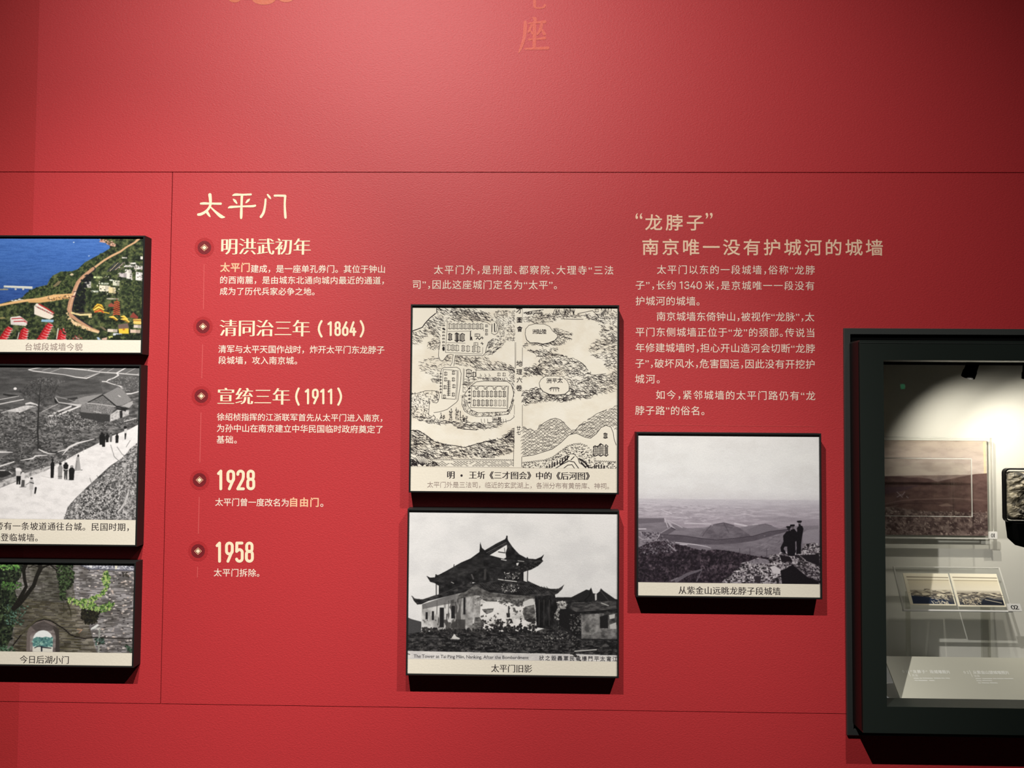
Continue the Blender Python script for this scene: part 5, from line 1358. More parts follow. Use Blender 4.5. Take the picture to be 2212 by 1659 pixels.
def paint_case_small(p, k):
    """small photograph pasted on a cream mount: pale sky over snowy hills and dark blue woods."""
    w, h = p.w / p.ss, p.h / p.ss
    p.view(p.x0, p.y0, 1.0)
    C0 = (240, 232, 208)
    p.im[:] = C0
    x0, x1 = w * (.07 if k == 0 else .05), w * .97
    q = lambda a, b: (x0 + (x1 - x0) * a, h * b)
    p.fill([q(0, .20), q(1, .20), q(1, .96), q(0, .96)], (214, 204, 178)); p.line([q(0, .12), q(1, .13)], h * .03, (150, 140, 120)); p.line([q(0, .21), q(1, .21)], h * .02, (170, 158, 132))
    p.grad([q(0, .23), q(1, .23), q(1, .95), q(0, .95)], [(h * .23, (222, 212, 184)), (h * .5, (230, 222, 200)), (h * .62, (140, 132, 118)), (h * .95, (52, 56, 66))])
    if k == 0:
        p.dabs([q(0, .5), q(1, .5), q(1, .72), q(0, .72)], 60, w * .14, h * .02, [(110, 102, 90), (222, 212, 186), (160, 150, 130)], .1, .25)
        p.ell(*q(.36, .65), w * .09, h * .05, (232, 222, 196)); p.line([q(.3, .72), q(.6, .66), q(.95, .6)], h * .025, (56, 52, 50)); p.fill([q(.0, .70), q(.35, .74), q(.8, .82), q(.98, .95), q(0, .95)], (44, 54, 76)); p.ell(*q(.72, .68), w * .1, h * .05, (226, 216, 190))
        p.dabs([q(.4, .7), q(.95, .7), q(.95, .82), q(.5, .8)], 50, w * .07, h * .02, [(236, 228, 204), (70, 66, 66), (190, 180, 158)], .5, .3); p.dabs([q(.45, .86), q(.85, .86), q(.9, .96), q(.45, .96)], 30, w * .05, h * .02, [(236, 228, 204), (190, 180, 158)], .5, .5)
    else:
        p.dabs([q(0, .58), q(1, .58), q(1, .72), q(0, .72)], 60, w * .14, h * .018, [(110, 102, 90), (222, 212, 186), (60, 56, 54)], .05, .2)
        p.fill([q(.5, .82), q(.65, .72), q(.8, .78), q(1, .8), q(1, .95), q(.3, .95)], (36, 40, 50)); p.dabs([q(0, .72), q(.55, .72), q(.45, .94), q(0, .94)], 90, w * .07, h * .02, [(214, 202, 176), (80, 74, 68), (160, 150, 130)], .5, .4)
        p.line([q(.6, .78), q(.95, .88)], h * .02, (200, 190, 166))
    p.soften(.7, 1); p.gain(1.06); p.tone(15 + k, 6)
# ------------------------------------------------------------------ the wall (panels with fine joints) and the floor
wz = lambda x, y: WALL.px(x, y)[1]
wx = lambda x, y: WALL.px(x, y)[0]
SEAM_T = (wz(373, 371) + wz(1700, 373)) / 2
SEAM_B = (wz(30, 1515) + wz(347, 1520) + wz(1000, 1530.5) + wz(1800, 1543)) / 4
SEAM_V = (wx(373, 380) + wx(346.5, 1515)) / 2
SEAM_L = (wx(83, 0) + wx(39, 1659)) / 2
CX0 = (wx(1820, 712) + wx(1829, 1583)) / 2            # display case: outer trim edges on the wall
CZ1 = wz(1822, 709.5); CZ0 = wz(1830, 1586)
CX1 = CX0 + 1.35
XL, XR, ZT = -2.6, 5.4, 3.3
G = 0.00075
TH = 0.02
w = MB()
def panel(x0, x1, z0, z1, mi=0):
    w.box(x0, x1, 0.0, TH, z0, z1, mi)
HX0, HX1, HZ0, HZ1 = CX0 + 0.008, CX1 - 0.008, CZ0 + 0.008, CZ1 - 0.008
e = G * 0.4
panel(XL, SEAM_L - e * .3, SEAM_T + G, ZT, 1); panel(SEAM_L, XR, SEAM_T + G, ZT)
panel(XL, SEAM_L - e * .3, SEAM_B + G, SEAM_T - G, 1); panel(SEAM_L, SEAM_V - G, SEAM_B + G, SEAM_T - G)
panel(SEAM_V + G, HX0, SEAM_B + G, SEAM_T - G); panel(HX0, HX1, HZ1, SEAM_T - G); panel(HX1, XR, SEAM_B + G, SEAM_T - G)
panel(XL, SEAM_L - e * .3, 0, SEAM_B - G, 1); panel(SEAM_L, HX0, 0, SEAM_B - G); panel(HX0, HX1, 0, HZ0); panel(HX1, XR, 0, SEAM_B - G)
w.box(XL, XR, .42, .44, 0, ZT, 2); w.box(XL, XR, TH, .42, ZT - .02, ZT, 2); w.box(XL, HX0, TH, TH + .02, 0, ZT, 2); w.box(HX1, XR, TH, TH + .02, 0, ZT, 2); w.box(HX0, HX1, TH, TH + .02, 0, HZ0, 2); w.box(HX0, HX1, TH, TH + .02, HZ1, ZT, 2)
tag(w.build('wall_back', None, mats=[M['wall'], M['wall2'], M['gap']]), kind='structure')
M['floor'] = grain(princ('dark_grey_carpet_tile', (0.03, 0.03, 0.032), 0.9, 0.2), 400, 0.3, 0.001, 0.2)
f = MB(); f.box(XL, XR, -6.0, TH, -0.05, 0.0)
tag(f.build('floor', M['floor']), kind='structure')
M['farwall'] = princ('dark_grey_paint', (0.022, 0.022, 0.024), 0.8, 0.2)
f = MB(); f.box(XL, XR, -6.1, -6.0, 0, ZT)
tag(f.build('wall_front', M['farwall']), kind='structure')


# ------------------------------------------------------------------ framed pictures
LIP = 0.0030


def framed(label, edges, border, paint, canvas, ss, strip_label, lines, print_label):
    """edges: photo points on the outer front edges (left, right, top, bottom)."""
    x0, z1, x1, z0 = FRONT.rect(edges[0], edges[2], edges[1], edges[3])
    root = thing('framed_picture', label, 'picture', ((x0 + x1) / 2, 0, z0), 'framed pictures on the red wall')
    m = MB()
    m.ring(x0, x1, z0, z1, LIP, -FRONT_D, 0.0, 0.0006)
    m.box(x0 + LIP, x1 - LIP, -FRONT_D + REC + 0.0012, -FRONT_D + REC + 0.004, z0 + LIP, z1 - LIP)
    m.build('frame', M['frame'], root)
    zb = float(np.mean([PRINT.px(*q)[1] for q in border]))
    r = (x0 + LIP, z1 - LIP, x1 - LIP, z0 + LIP)
    p = Paint(*canvas, ss=ss)
    paint(p)
    pr = p.build('photo_print', PRINT, (r[0], r[1], r[2], zb), root)
    pr['label'] = print_label
    m = MB(); m.box(r[0], r[2], -FRONT_D + REC, -FRONT_D + REC + 0.001, r[3], zb - 0.0002)
    st = m.build('caption_strip', M['caption'], root)
    st['label'] = strip_label
    k = Ink(PRINT, 0.00035)
    for kw in lines: k.line(**kw)
    t = k.build('caption_lettering', None, st, mats=[M['ink'], M['inkgrey'], M['inkfaint']])
    return root


HALF = {'，': .62, '。': .62, '、': .62, '“': .42, '”': .42}
framed('black framed colour photo of a blue lake, green trees and winding city wall',
       [[(-83, 507), (-87, 762)], [(312.3, 520), (307.4, 760)], [(150, 508), (300, 509)], [(100, 763), (300, 766)]],
       [(20, 732.6), (290, 735)], paint_aerial, (-79, 512.5, 307.5, 733.5), 1.25,
       'cream strip with a one-line caption under the lake photo',
       [dict(text='台城段城墙今貌', x0=55, x1=178.6, y0=748, y1=750, em=17.6, style='songlight', mi=1)], 'colour print of lake, trees and city wall')
framed('black framed black-and-white photo of people strolling down a pale sloping road',
       [[(-87, 787), (-93, 1178)], [(304.2, 800), (295.3, 1170)], [(40, 786.5), (290, 787.7)], [(40, 1179.3), (290, 1180.3)]],
       [(10, 1121.3), (290, 1122.7)], paint_slope, (-86, 791, 298, 1122), 1.4,
       'cream strip with a two-line caption under the sloping road photo',
       [dict(text='旁有一条坡道通往台城。民国时期，', x0=-10.5, x1=278.7, y0=1136, y1=1138, em=18.3, style='songlight', mi=0),
        dict(text='此登临城墙。', x0=-16.5, x1=81.8, y0=1160, y1=1161, em=18.0, style='songlight', mi=0)], 'black-and-white print of a sloping road')
framed('black framed colour photo of an old brick wall with a small arched gateway',
       [[(-105, 1212), (-110, 1437)], [(293.4, 1225), (287.8, 1435)], [(20, 1211.6), (280, 1214.5)], [(20, 1440), (280, 1442.4)]],
       [(10, 1407.5), (280, 1410)], paint_gate, (-104, 1214.5, 288.5, 1408.8), 1.4,
       'cream strip with a one-line caption under the gateway photo',
       [dict(text='今日后湖小门', x0=42.8, x1=148.8, y0=1424, y1=1425.2, em=18.0, style='songlight', mi=0)], 'colour print of a brick wall and archway')
mp = framed('black framed woodblock map of hatched hills, walled compounds and islets on cream paper',
            [[(886.7, 665), (883.3, 1060)], [(1339, 665), (1335.4, 1060)], [(900, 657.2), (1320, 659)], [(900, 1064.5), (1320, 1067.8)]],
            [(900, 1008.5), (1320, 1012.5)], paint_map, (889, 660.5, 1334.5, 1010.5), 2.0,
            'cream strip with a black title line and a grey caption line under the map',
            [dict(text='明', x0=966, x1=982, y0=1025.5, em=18, style='song'), dict(text='·', x0=994.5, x1=999.5, y0=1026, em=30, style='bold', fit=False),
             dict(text='王圻《三才图会》中的《后河图》', x0=1013, x1=1274, y0=1026, y1=1028, em=18, style='song'),
             dict(text='太平门外是三法司，临近的玄武湖上，各洲分布有黄册库、神祠。', x0=923, x1=1315.5, y0=1046.2, y1=1050, em=14.2, style='light', mi=1)],
            'black ink woodblock print of hills, water and walled compounds')
_mp = [o for o in bpy.data.objects if o.parent == mp and o.name.startswith('photo_print')][0]
for grp in ((('才', 1121.5, 670, 15), ('圖', 1122.5, 691, 13), ('會', 1122.3, 710.5, 13)), (('地', 1121.5, 785, 13.5), ('理', 1121.5, 803, 13.5), ('六', 1122, 820.5, 13), ('卷', 1121, 838, 14)), (('廿', 1120.5, 924.5, 9.5), ('七', 1120.3, 934.5, 9.5)),
            (('洲', 1155, 716, 11), ('趾', 1165, 716, 11), ('陸', 1175.5, 716, 11)), (('洲', 1186, 822, 12), ('平', 1198, 822, 11), ('太', 1209.5, 821, 12.5)), (('洲', 1068, 906.5, 11.5), ('長', 1078.5, 906, 11.5))):
    k = Ink(PRINT, 0.0004)
    for ch, x, y, em in grp: k.line(ch, x - em * .46, x + em * .46, y, em=em, style='book', fit=False)
    k.build('map_lettering', M['ink'], _mp)
tw = framed('black framed black-and-white photo of a ruined gate tower with upturned eaves',
            [[(880.7, 1105), (876, 1455)], [(1337.5, 1108), (1337, 1460)], [(890, 1099.5), (1325, 1102.7)], [(890, 1459.8), (1325, 1464.8)]],
            [(900, 1424), (1320, 1428.4)], paint_tower, (880.5, 1102.5, 1335, 1426.5), 1.5,
            'cream strip with a one-line caption under the ruined tower photo',
            [dict(text='太平门旧影', x0=1060.9, x1=1149.5, y0=1443, y1=1444.3, em=18.2, style='songlight')], 'black-and-white print of a ruined gate tower')
k = Ink(PRINT, 0.0004)
k.line('The Tower at Tai Ping Mên, Nanking, After the Bombardment', 893.7, 1142, 1416.6, 1419.6, em=9.9, style='songlight', mi=0)
k.line('狀之毀轟軍民被樓門平太甯江', 1164.6, 1333.5, 1421, 1423, em=11.0, style='book', mi=0)
k.build('title_lettering', None, [o for o in bpy.data.objects if o.parent == tw and o.name.startswith('photo_print')][0], mats=[M['inkfaint']])
framed('black framed violet-grey photo of hazy hills, a long wall and three capped figures',
       [[(1373, 940), (1376.8, 1285)], [(1775.4, 945), (1775.4, 1290)], [(1385, 932.9), (1765, 936.6)], [(1385, 1289.8), (1765, 1295.5)]],
       [(1390, 1257), (1760, 1262.5)], paint_hills, (1378, 936.5, 1772, 1260), 1.5,
       'cream strip with a one-line caption under the hills photo',
       [dict(text='从紫金山远眺龙脖子段城墙', x0=1465.7, x1=1686, y0=1274.5, y1=1277, em=18.2, style='songlight')], 'violet-grey print of hills and three figures')

# ------------------------------------------------------------------ lettering and timeline printed on the wall
Z4 = (400, 380, 4.809)
k = Ink(WALL)
for s in ([(257, 196, 34), (262, 240, 31), (262, 300, 25), (240, 345, 25), (200, 380, 27), (160, 399, 30), (137, 402, 26)],
          [(163, 288, 20), (200, 286, 26), (262, 288, 21), (370, 289, 24)],
          [(262, 322, 14), (310, 368, 22), (350, 403, 32), (380, 424, 34), (408, 429, 14)],
          [(225, 372, 30), (248, 408, 22), (261, 425, 9)],
          [(497, 203, 14), (525, 195, 26), (600, 196, 20), (682, 193, 22)],
          [(500, 242, 10), (518, 260, 26), (537, 286, 14)], [(670, 241, 10), (655, 256, 26), (634, 278, 14)],
          [(452, 332, 14), (478, 324, 26), (590, 318, 18), (700, 315, 24), (728, 309, 22)],
          [(590, 205, 26), (586, 300, 24), (583, 400, 28), (582, 438, 22)],
          [(857, 196, 18), (878, 222, 22), (889, 238, 9)],
          [(836, 244, 20), (830, 310, 22), (815, 380, 26), (787, 426, 26)],
          [(930, 206, 22), (965, 205, 22), (1036, 207, 24)], [(1040, 208, 24), (1035, 300, 22), (1040, 400, 26), (1043, 434, 24)]):
    k.stroke(s, Z4)
k.build('title_lettering', M['cream'], label='large cream brush-style three-character title above the timeline', cat='lettering')

GH = 'timeline headings in cream print'
def heading(label, items):
    k = Ink(WALL)
    for it in items:
        if it[0] == 'fit':
            for ch, b in it[1]: k.digit(ch, *b, it[2])
        else: k.line(**it[1])
    k.build('heading_lettering', M['cream'], label=label, cat='lettering', group=GH)

def digits(s, boxes, y0, y1, w): return ('fit', [(c, (a, y0, b, y1) if c not in '()' else (a, y0 - 2.5, b, y1 + 3)) for c, (a, b) in zip(s, boxes)], w)
heading('bold cream five-character heading beside the topmost timeline marker', [('l', dict(text='明洪武初年', x0=478, x1=671.4, y0=532, y1=533, em=39, style='song'))])
heading('bold cream heading with the year 1864 in brackets', [('l', dict(text='清同治三年', x0=474.2, x1=669.9, y0=708.2, y1=709.2, em=39.4, style='song')),
        digits('(1864)', [(686.5, 697), (707.3, 718), (722.5, 736.5), (738.8, 753), (754.5, 770.2), (777, 787.3)], 694, 726.2, 4.6), ])
heading('bold cream heading with the year 1911 in brackets', [('l', dict(text='宣统三年', x0=470, x1=626.7, y0=855.5, y1=856.5, em=39.4, style='song')),
        digits('(1911)', [(637.7, 647.6), (658.5, 669), (674, 688.5), (691.5, 702), (708, 719), (728.6, 739)], 839.5, 873.5, 4.6)])
heading('large cream numerals reading 1928 on the timeline', [digits('1928', [(469, 481.5), (489.3, 508), (510.7, 529), (532.3, 551.4)], 1014.5, 1059, 6.2)])
heading('large cream numerals reading 1958 on the timeline', [digits('1958', [(466, 478.8), (486.3, 505), (508, 526.5), (529.3, 548.4)], 1170, 1215.4, 6.2)])

GP = 'timeline notes in small pale print'
def note(label, lines):
    k = Ink(WALL)
    for l in lines: k.line(**l)
    k.build('note_lettering', None, mats=[M['pale'], M['peach']], label=label, cat='lettering', group=GP)

PF = {'，': 1.0, '。': 1.0}
note('three-line pale note under the topmost timeline heading', [
    dict(text='太平门', x0=475.7, x1=539.7, y0=577.6, em=21.2, style='bold', mi=1),
    dict(text='建成，是一座单孔券门。其位于钟山', x0=541.8, x1=831.5, y0=580.2, y1=581.6, em=18.2, style='book', punct=PF),
    dict(text='的西南麓，是由城东北通向城内最近的通道，', x0=475.9, x1=829.4, y0=604.6, y1=606, em=18, style='book', punct=PF),
    dict(text='成为了历代兵家必争之地。', x0=474.9, x1=679.7, y0=628.8, y1=630, em=17.8, style='book', punct=PF)])
note('two-line pale note under the 1864 heading', [
    dict(text='清军与太平天国作战时，炸开太平门东龙脖子', x0=471.7, x1=830.4, y0=753.8, y1=756, em=18.2, style='book', punct=PF),
    dict(text='段城墙，攻入南京城。', x0=471.7, x1=642, y0=778, y1=779, em=18, style='book', punct=PF)])
note('three-line pale note under the 1911 heading', [
    dict(text='徐绍桢指挥的江浙联军首先从太平门进入南京，', x0=468.6, x1=826, y0=900.7, y1=902.6, em=17.4, style='book', punct=PF),
    dict(text='为孙中山在南京建立中华民国临时政府奠定了', x0=468.6, x1=827, y0=925.2, y1=927, em=18.2, style='book', punct=PF),
    dict(text='基础。', x0=468, x1=511.7, y0=949.6, em=18.2, style='book', punct=PF)])
note('one-line pale note with three bold peach characters under the 1928 numerals', [
    dict(text='太平门曾一度改名为', x0=465, x1=623.5, y0=1084.6, y1=1085.4, em=18, style='book'),
    dict(text='自由门', x0=626.7, x1=688.6, y0=1084.8, em=21.0, style='bold', mi=1),
    dict(text='。', x0=692, x1=698.8, y0=1085.6, em=20.5, style='book', fit=False)])
note('short one-line pale note under the 1958 numerals', [dict(text='太平门拆除。', x0=462, x1=560.5, y0=1236.5, y1=1237.5, em=18, style='book', punct=PF)])

k = Ink(WALL)
B7 = {'，': .46, '、': .44, '“': .44, '”': .44, '。': .5}
k.line('太平门外，是刑部、都察院、大理寺“三法', 937.5, 1325, 582.0, 584.4, em=21.0, style='sans', punct=B7)
k.line('司”，因此这座城门定名为“太平”。', 891.6, 1203, 614.0, 616.0, em=21.0, style='sans', punct=B7)
k.build('paragraph_lettering', M['pale'], label='two-line pale paragraph above the framed woodblock map', cat='lettering')

k = Ink(WALL)
k.fit('“', 1372.6, 460.3, 1387.5, 473.3, 'sans'); k.fit('”', 1524, 459.8, 1539.3, 472.6, 'sans')
k.line('龙脖子', 1393.4, 1519.5, 480.3, 481, em=37.5, style='li', xs=1.04, ys=1.0)
k.line('南京唯一没有护城河的城墙', 1387.5, 1907, 533.6, 534.8, em=37.5, style='li', xs=1.04, ys=1.0)
k.build('subtitle_lettering', M['peach2'], label='two-line peach brush-style subtitle above the long pale paragraph', cat='lettering')

k = Ink(WALL)
for t, x0, x1, y in (('太平门以东的一段城墙，俗称“龙脖', 1419, 1759.6, 582.8), ('子”，长约', 1373, 1459.5, 616.0), ('米，是京城唯一一段没有', 1523, 1759, 616.9), ('护城河的城墙。', 1373, 1511, 650.2),
                     ('南京城墙东倚钟山，被视作“龙脉”，太', 1418.6, 1759, 684), ('平门东侧城墙正位于“龙”的颈部。传说当', 1373, 1759, 717.8), ('年修建城墙时，担心开山造河会切断“龙脖', 1373, 1760, 751.8),
                     ('子”，破坏风水，危害国运，因此没有开挖护', 1372.4, 1759.4, 785.8), ('城河。', 1372, 1425, 818.6), ('如今，紧邻城墙的太平门路仍有“龙', 1417, 1761, 853.8), ('脖子路”的俗名。', 1372, 1521.5, 886.8)):
    k.line(t, x0, x1, y, em=21.3, style='sans', punct=B7)
for ch, a_, b_ in (('1', 1468, 1474.8), ('3', 1478, 1489.8), ('4', 1490.8, 1503.2), ('0', 1504.6, 1516)): k.digit(ch, a_, 607.8, b_, 624.8, 1.95)
k.build('paragraph_lettering', M['pale'], label='ten-line pale paragraph above the framed hills photo', cat='lettering')

k = Ink(WALL); k.stroke([(1373, 917.6, 1.3), (1761, 920.8, 1.3)], smooth=2)
k.build('divider_line', M['rose2'], label='thin rose horizontal rule between the ten-line paragraph and the hills photo', cat='line')

k = Ink(WALL)
V2 = (1080, 0, 12.76)
for s in ([(955, -260, 80), (955, 100, 80), (962, 185, 70), (1010, 222, 50), (1190, 212, 52), (1235, 150, 76)], [(700, -180, 60), (960, -230, 60), (1260, -270, 80)]):
    k.stroke(s, V2)
for s in ([(910, 490, 40), (960, 520, 100), (990, 600, 60)], [(790, 645, 40), (1030, 622, 60), (1235, 605, 95)], [(695, 610, 80), (695, 800, 100), (665, 1050, 88), (590, 1290, 80), (520, 1450, 36)],
          [(870, 690, 60), (830, 800, 70), (785, 885, 60)], [(850, 860, 40), (900, 930, 66)], [(1145, 690, 90), (1110, 820, 84), (1035, 945, 60)], [(1150, 810, 50), (1225, 940, 90)],
          [(945, 620, 96), (952, 900, 100), (942, 1310, 90)], [(800, 1092, 60), (1000, 1080, 44), (1230, 1052, 88)], [(700, 1348, 60), (950, 1342, 66), (1320, 1326, 92)]):
    k.stroke(s, V2)
k.build('faded_lettering', M['ghost'], label='faded orange brush characters at the top edge of the red wall', cat='lettering')

k = Ink(WALL)
def lobed(cx, cy, rx, ry, n=26, mi=0):
    k.poly([(cx + rx * math.cos(2 * math.pi * i / n), cy + ry * math.sin(2 * math.pi * i / n)) for i in range(n)], mi, 0.00002 * k.k); k.k += 1
lobed(507, -2, 13, 7.5); lobed(570, -3, 26, 13.5); lobed(540, -8, 50, 8); lobed(618, -3, 16, 8); lobed(590, -12, 60, 12); lobed(545, -22, 40, 16)
k.build('wall_ornament', M['gold'], label='orange cloud-shaped ornament cut off by the top of the view', cat='ornament')

# timeline markers: a soft maroon disc, a rose diamond outline and a cream diamond
mk = [(441.6, 534.9), (438.5, 705.3), (435, 855.5), (431.2, 1036.8), (427.9, 1190.4)]
where = ['the five-character heading at the top', 'the heading with the year 1864', 'the heading with the year 1911', 'the numerals 1928', 'the numerals 1958']
c0 = WALL.px(*mk[0]); s0 = (WALL.px(mk[0][0] + 1, mk[0][1]) - c0)[0]
def disc(r, n=40, dh=0.0, r0=0.0):
    a = np.linspace(0, 2 * np.pi, n, endpoint=False)
    v = np.stack([c0[0] + r * s0 * np.cos(a), c0[1] + r * s0 * np.sin(a)], 1)
    if not r0: return WALL.at(v, dh), [tuple(range(n))]
    v2 = np.stack([c0[0] + r0 * s0 * np.cos(a), c0[1] + r0 * s0 * np.sin(a)], 1)
    return WALL.at(np.concatenate([v, v2]), dh), [(i, (i + 1) % n, n + (i + 1) % n, n + i) for i in range(n)]
def sq(r, dh, r0=0.0, yr=0.93):
    q = lambda r: np.array([(c0[0] + r * s0, c0[1]), (c0[0], c0[1] + r * s0 * yr), (c0[0] - r * s0, c0[1]), (c0[0], c0[1] - r * s0 * yr)])
    if not r0: return WALL.at(q(r), dh), [(0, 1, 2, 3)]
    return WALL.at(np.concatenate([q(r), q(r0)]), dh), [(i, (i + 1) % 4, 4 + (i + 1) % 4, 4 + i) for i in range(4)]
proto = thing('timeline_marker', 'round maroon marker with a cream diamond beside ' + where[0], 'marker', (c0[0], 0, c0[1]), 'timeline markers')
mesh('halo', *disc(21, dh=0.00025, r0=14.6), M['halo'], proto)
mesh('disc', *disc(14.6, dh=0.0003), M['maroon'], proto)
mesh('diamond_outline', *sq(8.2, 0.0004, 6.9), M['peach'], proto)
mesh('diamond', *sq(4.9, 0.0004), M['cream'], proto)
for q, wh in list(zip(mk, where))[1:]:
    c = WALL.px(*q)
    r = proto.copy(); C.objects.link(r); r.location = (c[0], 0, c[1]); r['label'] = 'round maroon marker with a cream diamond beside ' + wh
    for ch in list(proto.children):
        d = ch.copy(); C.objects.link(d); d.parent = r
for (a, b, lb) in (((441, 571), (439.5, 668), 'thin rose line between the topmost marker and the 1864 marker'), ((437.8, 744.2), (436, 817), 'thin rose line between the 1864 marker and the 1911 marker'),
                   ((434.3, 892), (432, 998.7), 'thin rose line between the 1911 marker and the 1928 marker'), ((430.5, 1074), (428.7, 1152.6), 'thin rose line between the 1928 marker and the 1958 marker'),
                   ((427, 1225), (426.4, 1246.8), 'short thin rose line below the 1958 marker')):
    k = Ink(WALL); k.stroke([(*a, 1.5), (*b, 1.5)], smooth=2)
    k.build('timeline_line', M['rose'], label=lb, cat='line', group='timeline connecting lines')

# ------------------------------------------------------------------ display case
M['case'] = grain(princ('black_green_powder_coat', (0.013, 0.018, 0.015), 0.42, 0.5), 1500, 0.04, 0.0003)
M['trim'] = grain(princ('dark_grey_powder_coat', (0.042, 0.046, 0.044), 0.45, 0.5), 1500, 0.05, 0.0003)
M['black'] = princ('matt_black', (0.004, 0.004, 0.004), 1.0, 0.0)
M['gloss'] = princ('satin_black_metal', (0.005, 0.005, 0.005), 0.38, 0.25)
M['back'] = grain(princ('pale_grey_fabric_board', (0.70, 0.69, 0.62), 0.9, 0.2), 1200, 0.25, 0.0006, 0.04)
M['base'] = princ('grey_laminate', (0.66, 0.68, 0.70), 0.55, 0.4)
M['glass'] = clear('case_glass', 0.035)
M['acrylic'] = clear('clear_acrylic', 0.06, (0.97, 0.975, 0.97))
M['acryledge'] = princ('frosted_acrylic_edge', (0.85, 0.84, 0.78), 0.25, 0.5)
M['acryledge'].node_tree.nodes['Principled BSDF'].inputs['Alpha'].default_value = 0.55
YD, YT, YB = -0.050, -0.006, 0.30
DOOR = Plane((0, YD, 0)); TRIM = Plane((0, YT, 0)); BACK = Plane((0, YB, 0))
dx0 = (DOOR.px(1856.8, 780)[0] + DOOR.px(1865, 1580)[0]) / 2
dz1 = DOOR.px(1900, 735)[1]; dz0 = DOOR.px(1900, 1583.5)[1]
ox0 = (DOOR.px(1907.5, 790)[0] + DOOR.px(1917, 1525)[0]) / 2
oz1 = DOOR.px(2050, 778.5)[1]; oz0 = DOOR.px(2050, 1528.3)[1]
bw_ = ox0 - dx0
dx1 = CX1 - (dx0 - CX0); ox1 = dx1 - bw_
case = thing('display_case', 'black-green framed glass display case set into the red wall', 'display case', ((CX0 + CX1) / 2, 0, CZ0))
tw_ = TRIM.px(1833.5, 900)[0] - TRIM.px(1820.5, 900)[0]
m = MB(); m.ring(CX0, CX1, CZ0, CZ1, tw_, YT, 0.030, 0.0008); m.build('trim_frame', M['trim'], case)
m = MB()
m.ring(CX0 + tw_, CX1 - tw_, CZ0 + 0.004, CZ1 - tw_, 0.03, YT + 0.006, 0.028)
m.build('rebate', M['black'], case)
m = MB()
for (a, b, c, d) in ((dx0, dx1, oz1, dz1), (dx0, dx1, dz0, oz0), (dx0, ox0, oz0, oz1), (ox1, dx1, oz0, oz1)):
    m.box(a, b, YD, -0.006, c, d)
door = m.build('door', M['case'], case)
m = MB(); m.box(dx0 + .001, dx1 - .001, YD - 0.0008, YD, dz1 - 0.0052, dz1 - 0.0045); m.build('edge_strip', M['trim'], door)
m = MB(); m.box(dx0 - 0.0012, dx0 - 0.0002, YD + 0.003, -0.008, dz0 + .003, dz1 - .003); m.build('side_flange', M['gloss'], door)
m = MB(); m.box(ox0 - 0.004, ox1 + 0.004, -0.044, -0.038, oz0 - 0.004, oz1 + 0.004); m.build('glass_pane', M['glass'], door)
ceil_z = 1.6140; floor_z = 0.9340
IX0, IX1 = CX0 + 0.022, CX1 - 0.022
m = MB(); m.box(IX0, IX1, YB, YB + 0.01, floor_z - .02, ceil_z + .02); m.build('back_panel', M['back'], case)
m = MB(); m.box(IX0, IX1, 0.0, YB, floor_z - .012, floor_z); m.build('bottom_panel', M['base'], case)
m = MB(); m.box(IX0, IX1, -0.005, YB, ceil_z, ceil_z + .012); m.build('top_panel', M['black'], case)
m = MB(); m.box(IX0 - .01, IX0, -0.005, YB, floor_z - .02, ceil_z + .02); m.build('side_panel', M['back'], case)
m = MB(); m.box(IX1, IX1 + .01, -0.005, YB, floor_z - .02, ceil_z + .02); m.build('side_panel', M['back'], case)

# small spotlights hanging under the case top
M['lens'] = glow('warm_lamp_lens', (1.0, 0.86, 0.62), 0.08)
LAMPY = 0.10
LP = Plane((0, LAMPY, 0))
def lamp(px, py, tilt, label, aim, watts, size=92):
    u = LP.px(px, py)
    x = u[0]
    top = (x + math.sin(tilt) * 0.012, LAMPY, ceil_z)
    t = thing('case_spotlight', label, 'spotlight', top, 'mini spotlights under the case top')
    m = MB(); m.box(x - 0.012, x + 0.03, LAMPY - .012, LAMPY + .012, ceil_z - 0.004, ceil_z); m.build('bracket', M['black'], t)
    d = Vector((-math.sin(tilt) * 0.9, -0.05, -math.cos(tilt))).normalized()
    p0 = Vector((x + .008, LAMPY, ceil_z - 0.005)); p1 = p0 + d * 0.034
    m = MB(); m.cyl(p0, p0 + d * .022, 0.0115, 0.0120, 24); m.tube(p0 + d * .022, p1 + d * .001, .0130, .0112, 24); b = m.build('lamp_head', M['black'], t)
    m = MB(); m.cyl(p0 + d * .0222, p0 + d * .0228, 0.010, 0.010, 20); m.build('lens', M['lens'], b)
    l = spot('case_spot', tuple(p1 + d * 0.006), aim, watts, size, 1.0, 0.004, (1.0, 0.94, 0.83))
    return t
backpt = lambda x, y: tuple(BACK.at(BACK.px(x, y))[0])
lamp(2095, 800, 0.42, 'black mini spotlight under the case top above the hill photograph', backpt(2190, 1110), 4.8, 112)
lamp(2216, 800, 0.10, 'black mini spotlight under the case top above the stone', backpt(2330, 1130), 5.2, 112)

# large brown photograph behind clear acrylic blocks, on the back panel
PY = YB - 0.012
PH = Plane((0, PY, 0))
px_l = IX0 + 0.008
_s = PH.px(1900, 1050)[0] - PH.px(1899, 1050)[0]
PXL = 1900 - (PH.px(1900, 1050)[0] - px_l) / _s
px_r = (PH.px(2133, 960)[0] + PH.px(2132, 1150)[0]) / 2
pz1 = PH.px(2000, 951.5)[1]; pz0 = PH.px(2000, 1156)[1]
ph = thing('mounted_photograph', 'large brown photograph of bare hills behind clear acrylic on the back of the case', 'photograph', ((px_l + px_r) / 2, YB, pz0))
pt = Paint(PXL, 951.5, 2132.5, 1156, 1.3); paint_case_big(pt)
pr = pt.build('photo_print', PH, (px_l, pz1, px_r, pz0), ph, 0.0003); pr['label'] = 'brown print of hills and a stony field'
m = MB(); m.box(px_l, px_r, PY, YB - .0004, pz0, pz1); m.build('backing_board', M['acryledge'], ph)
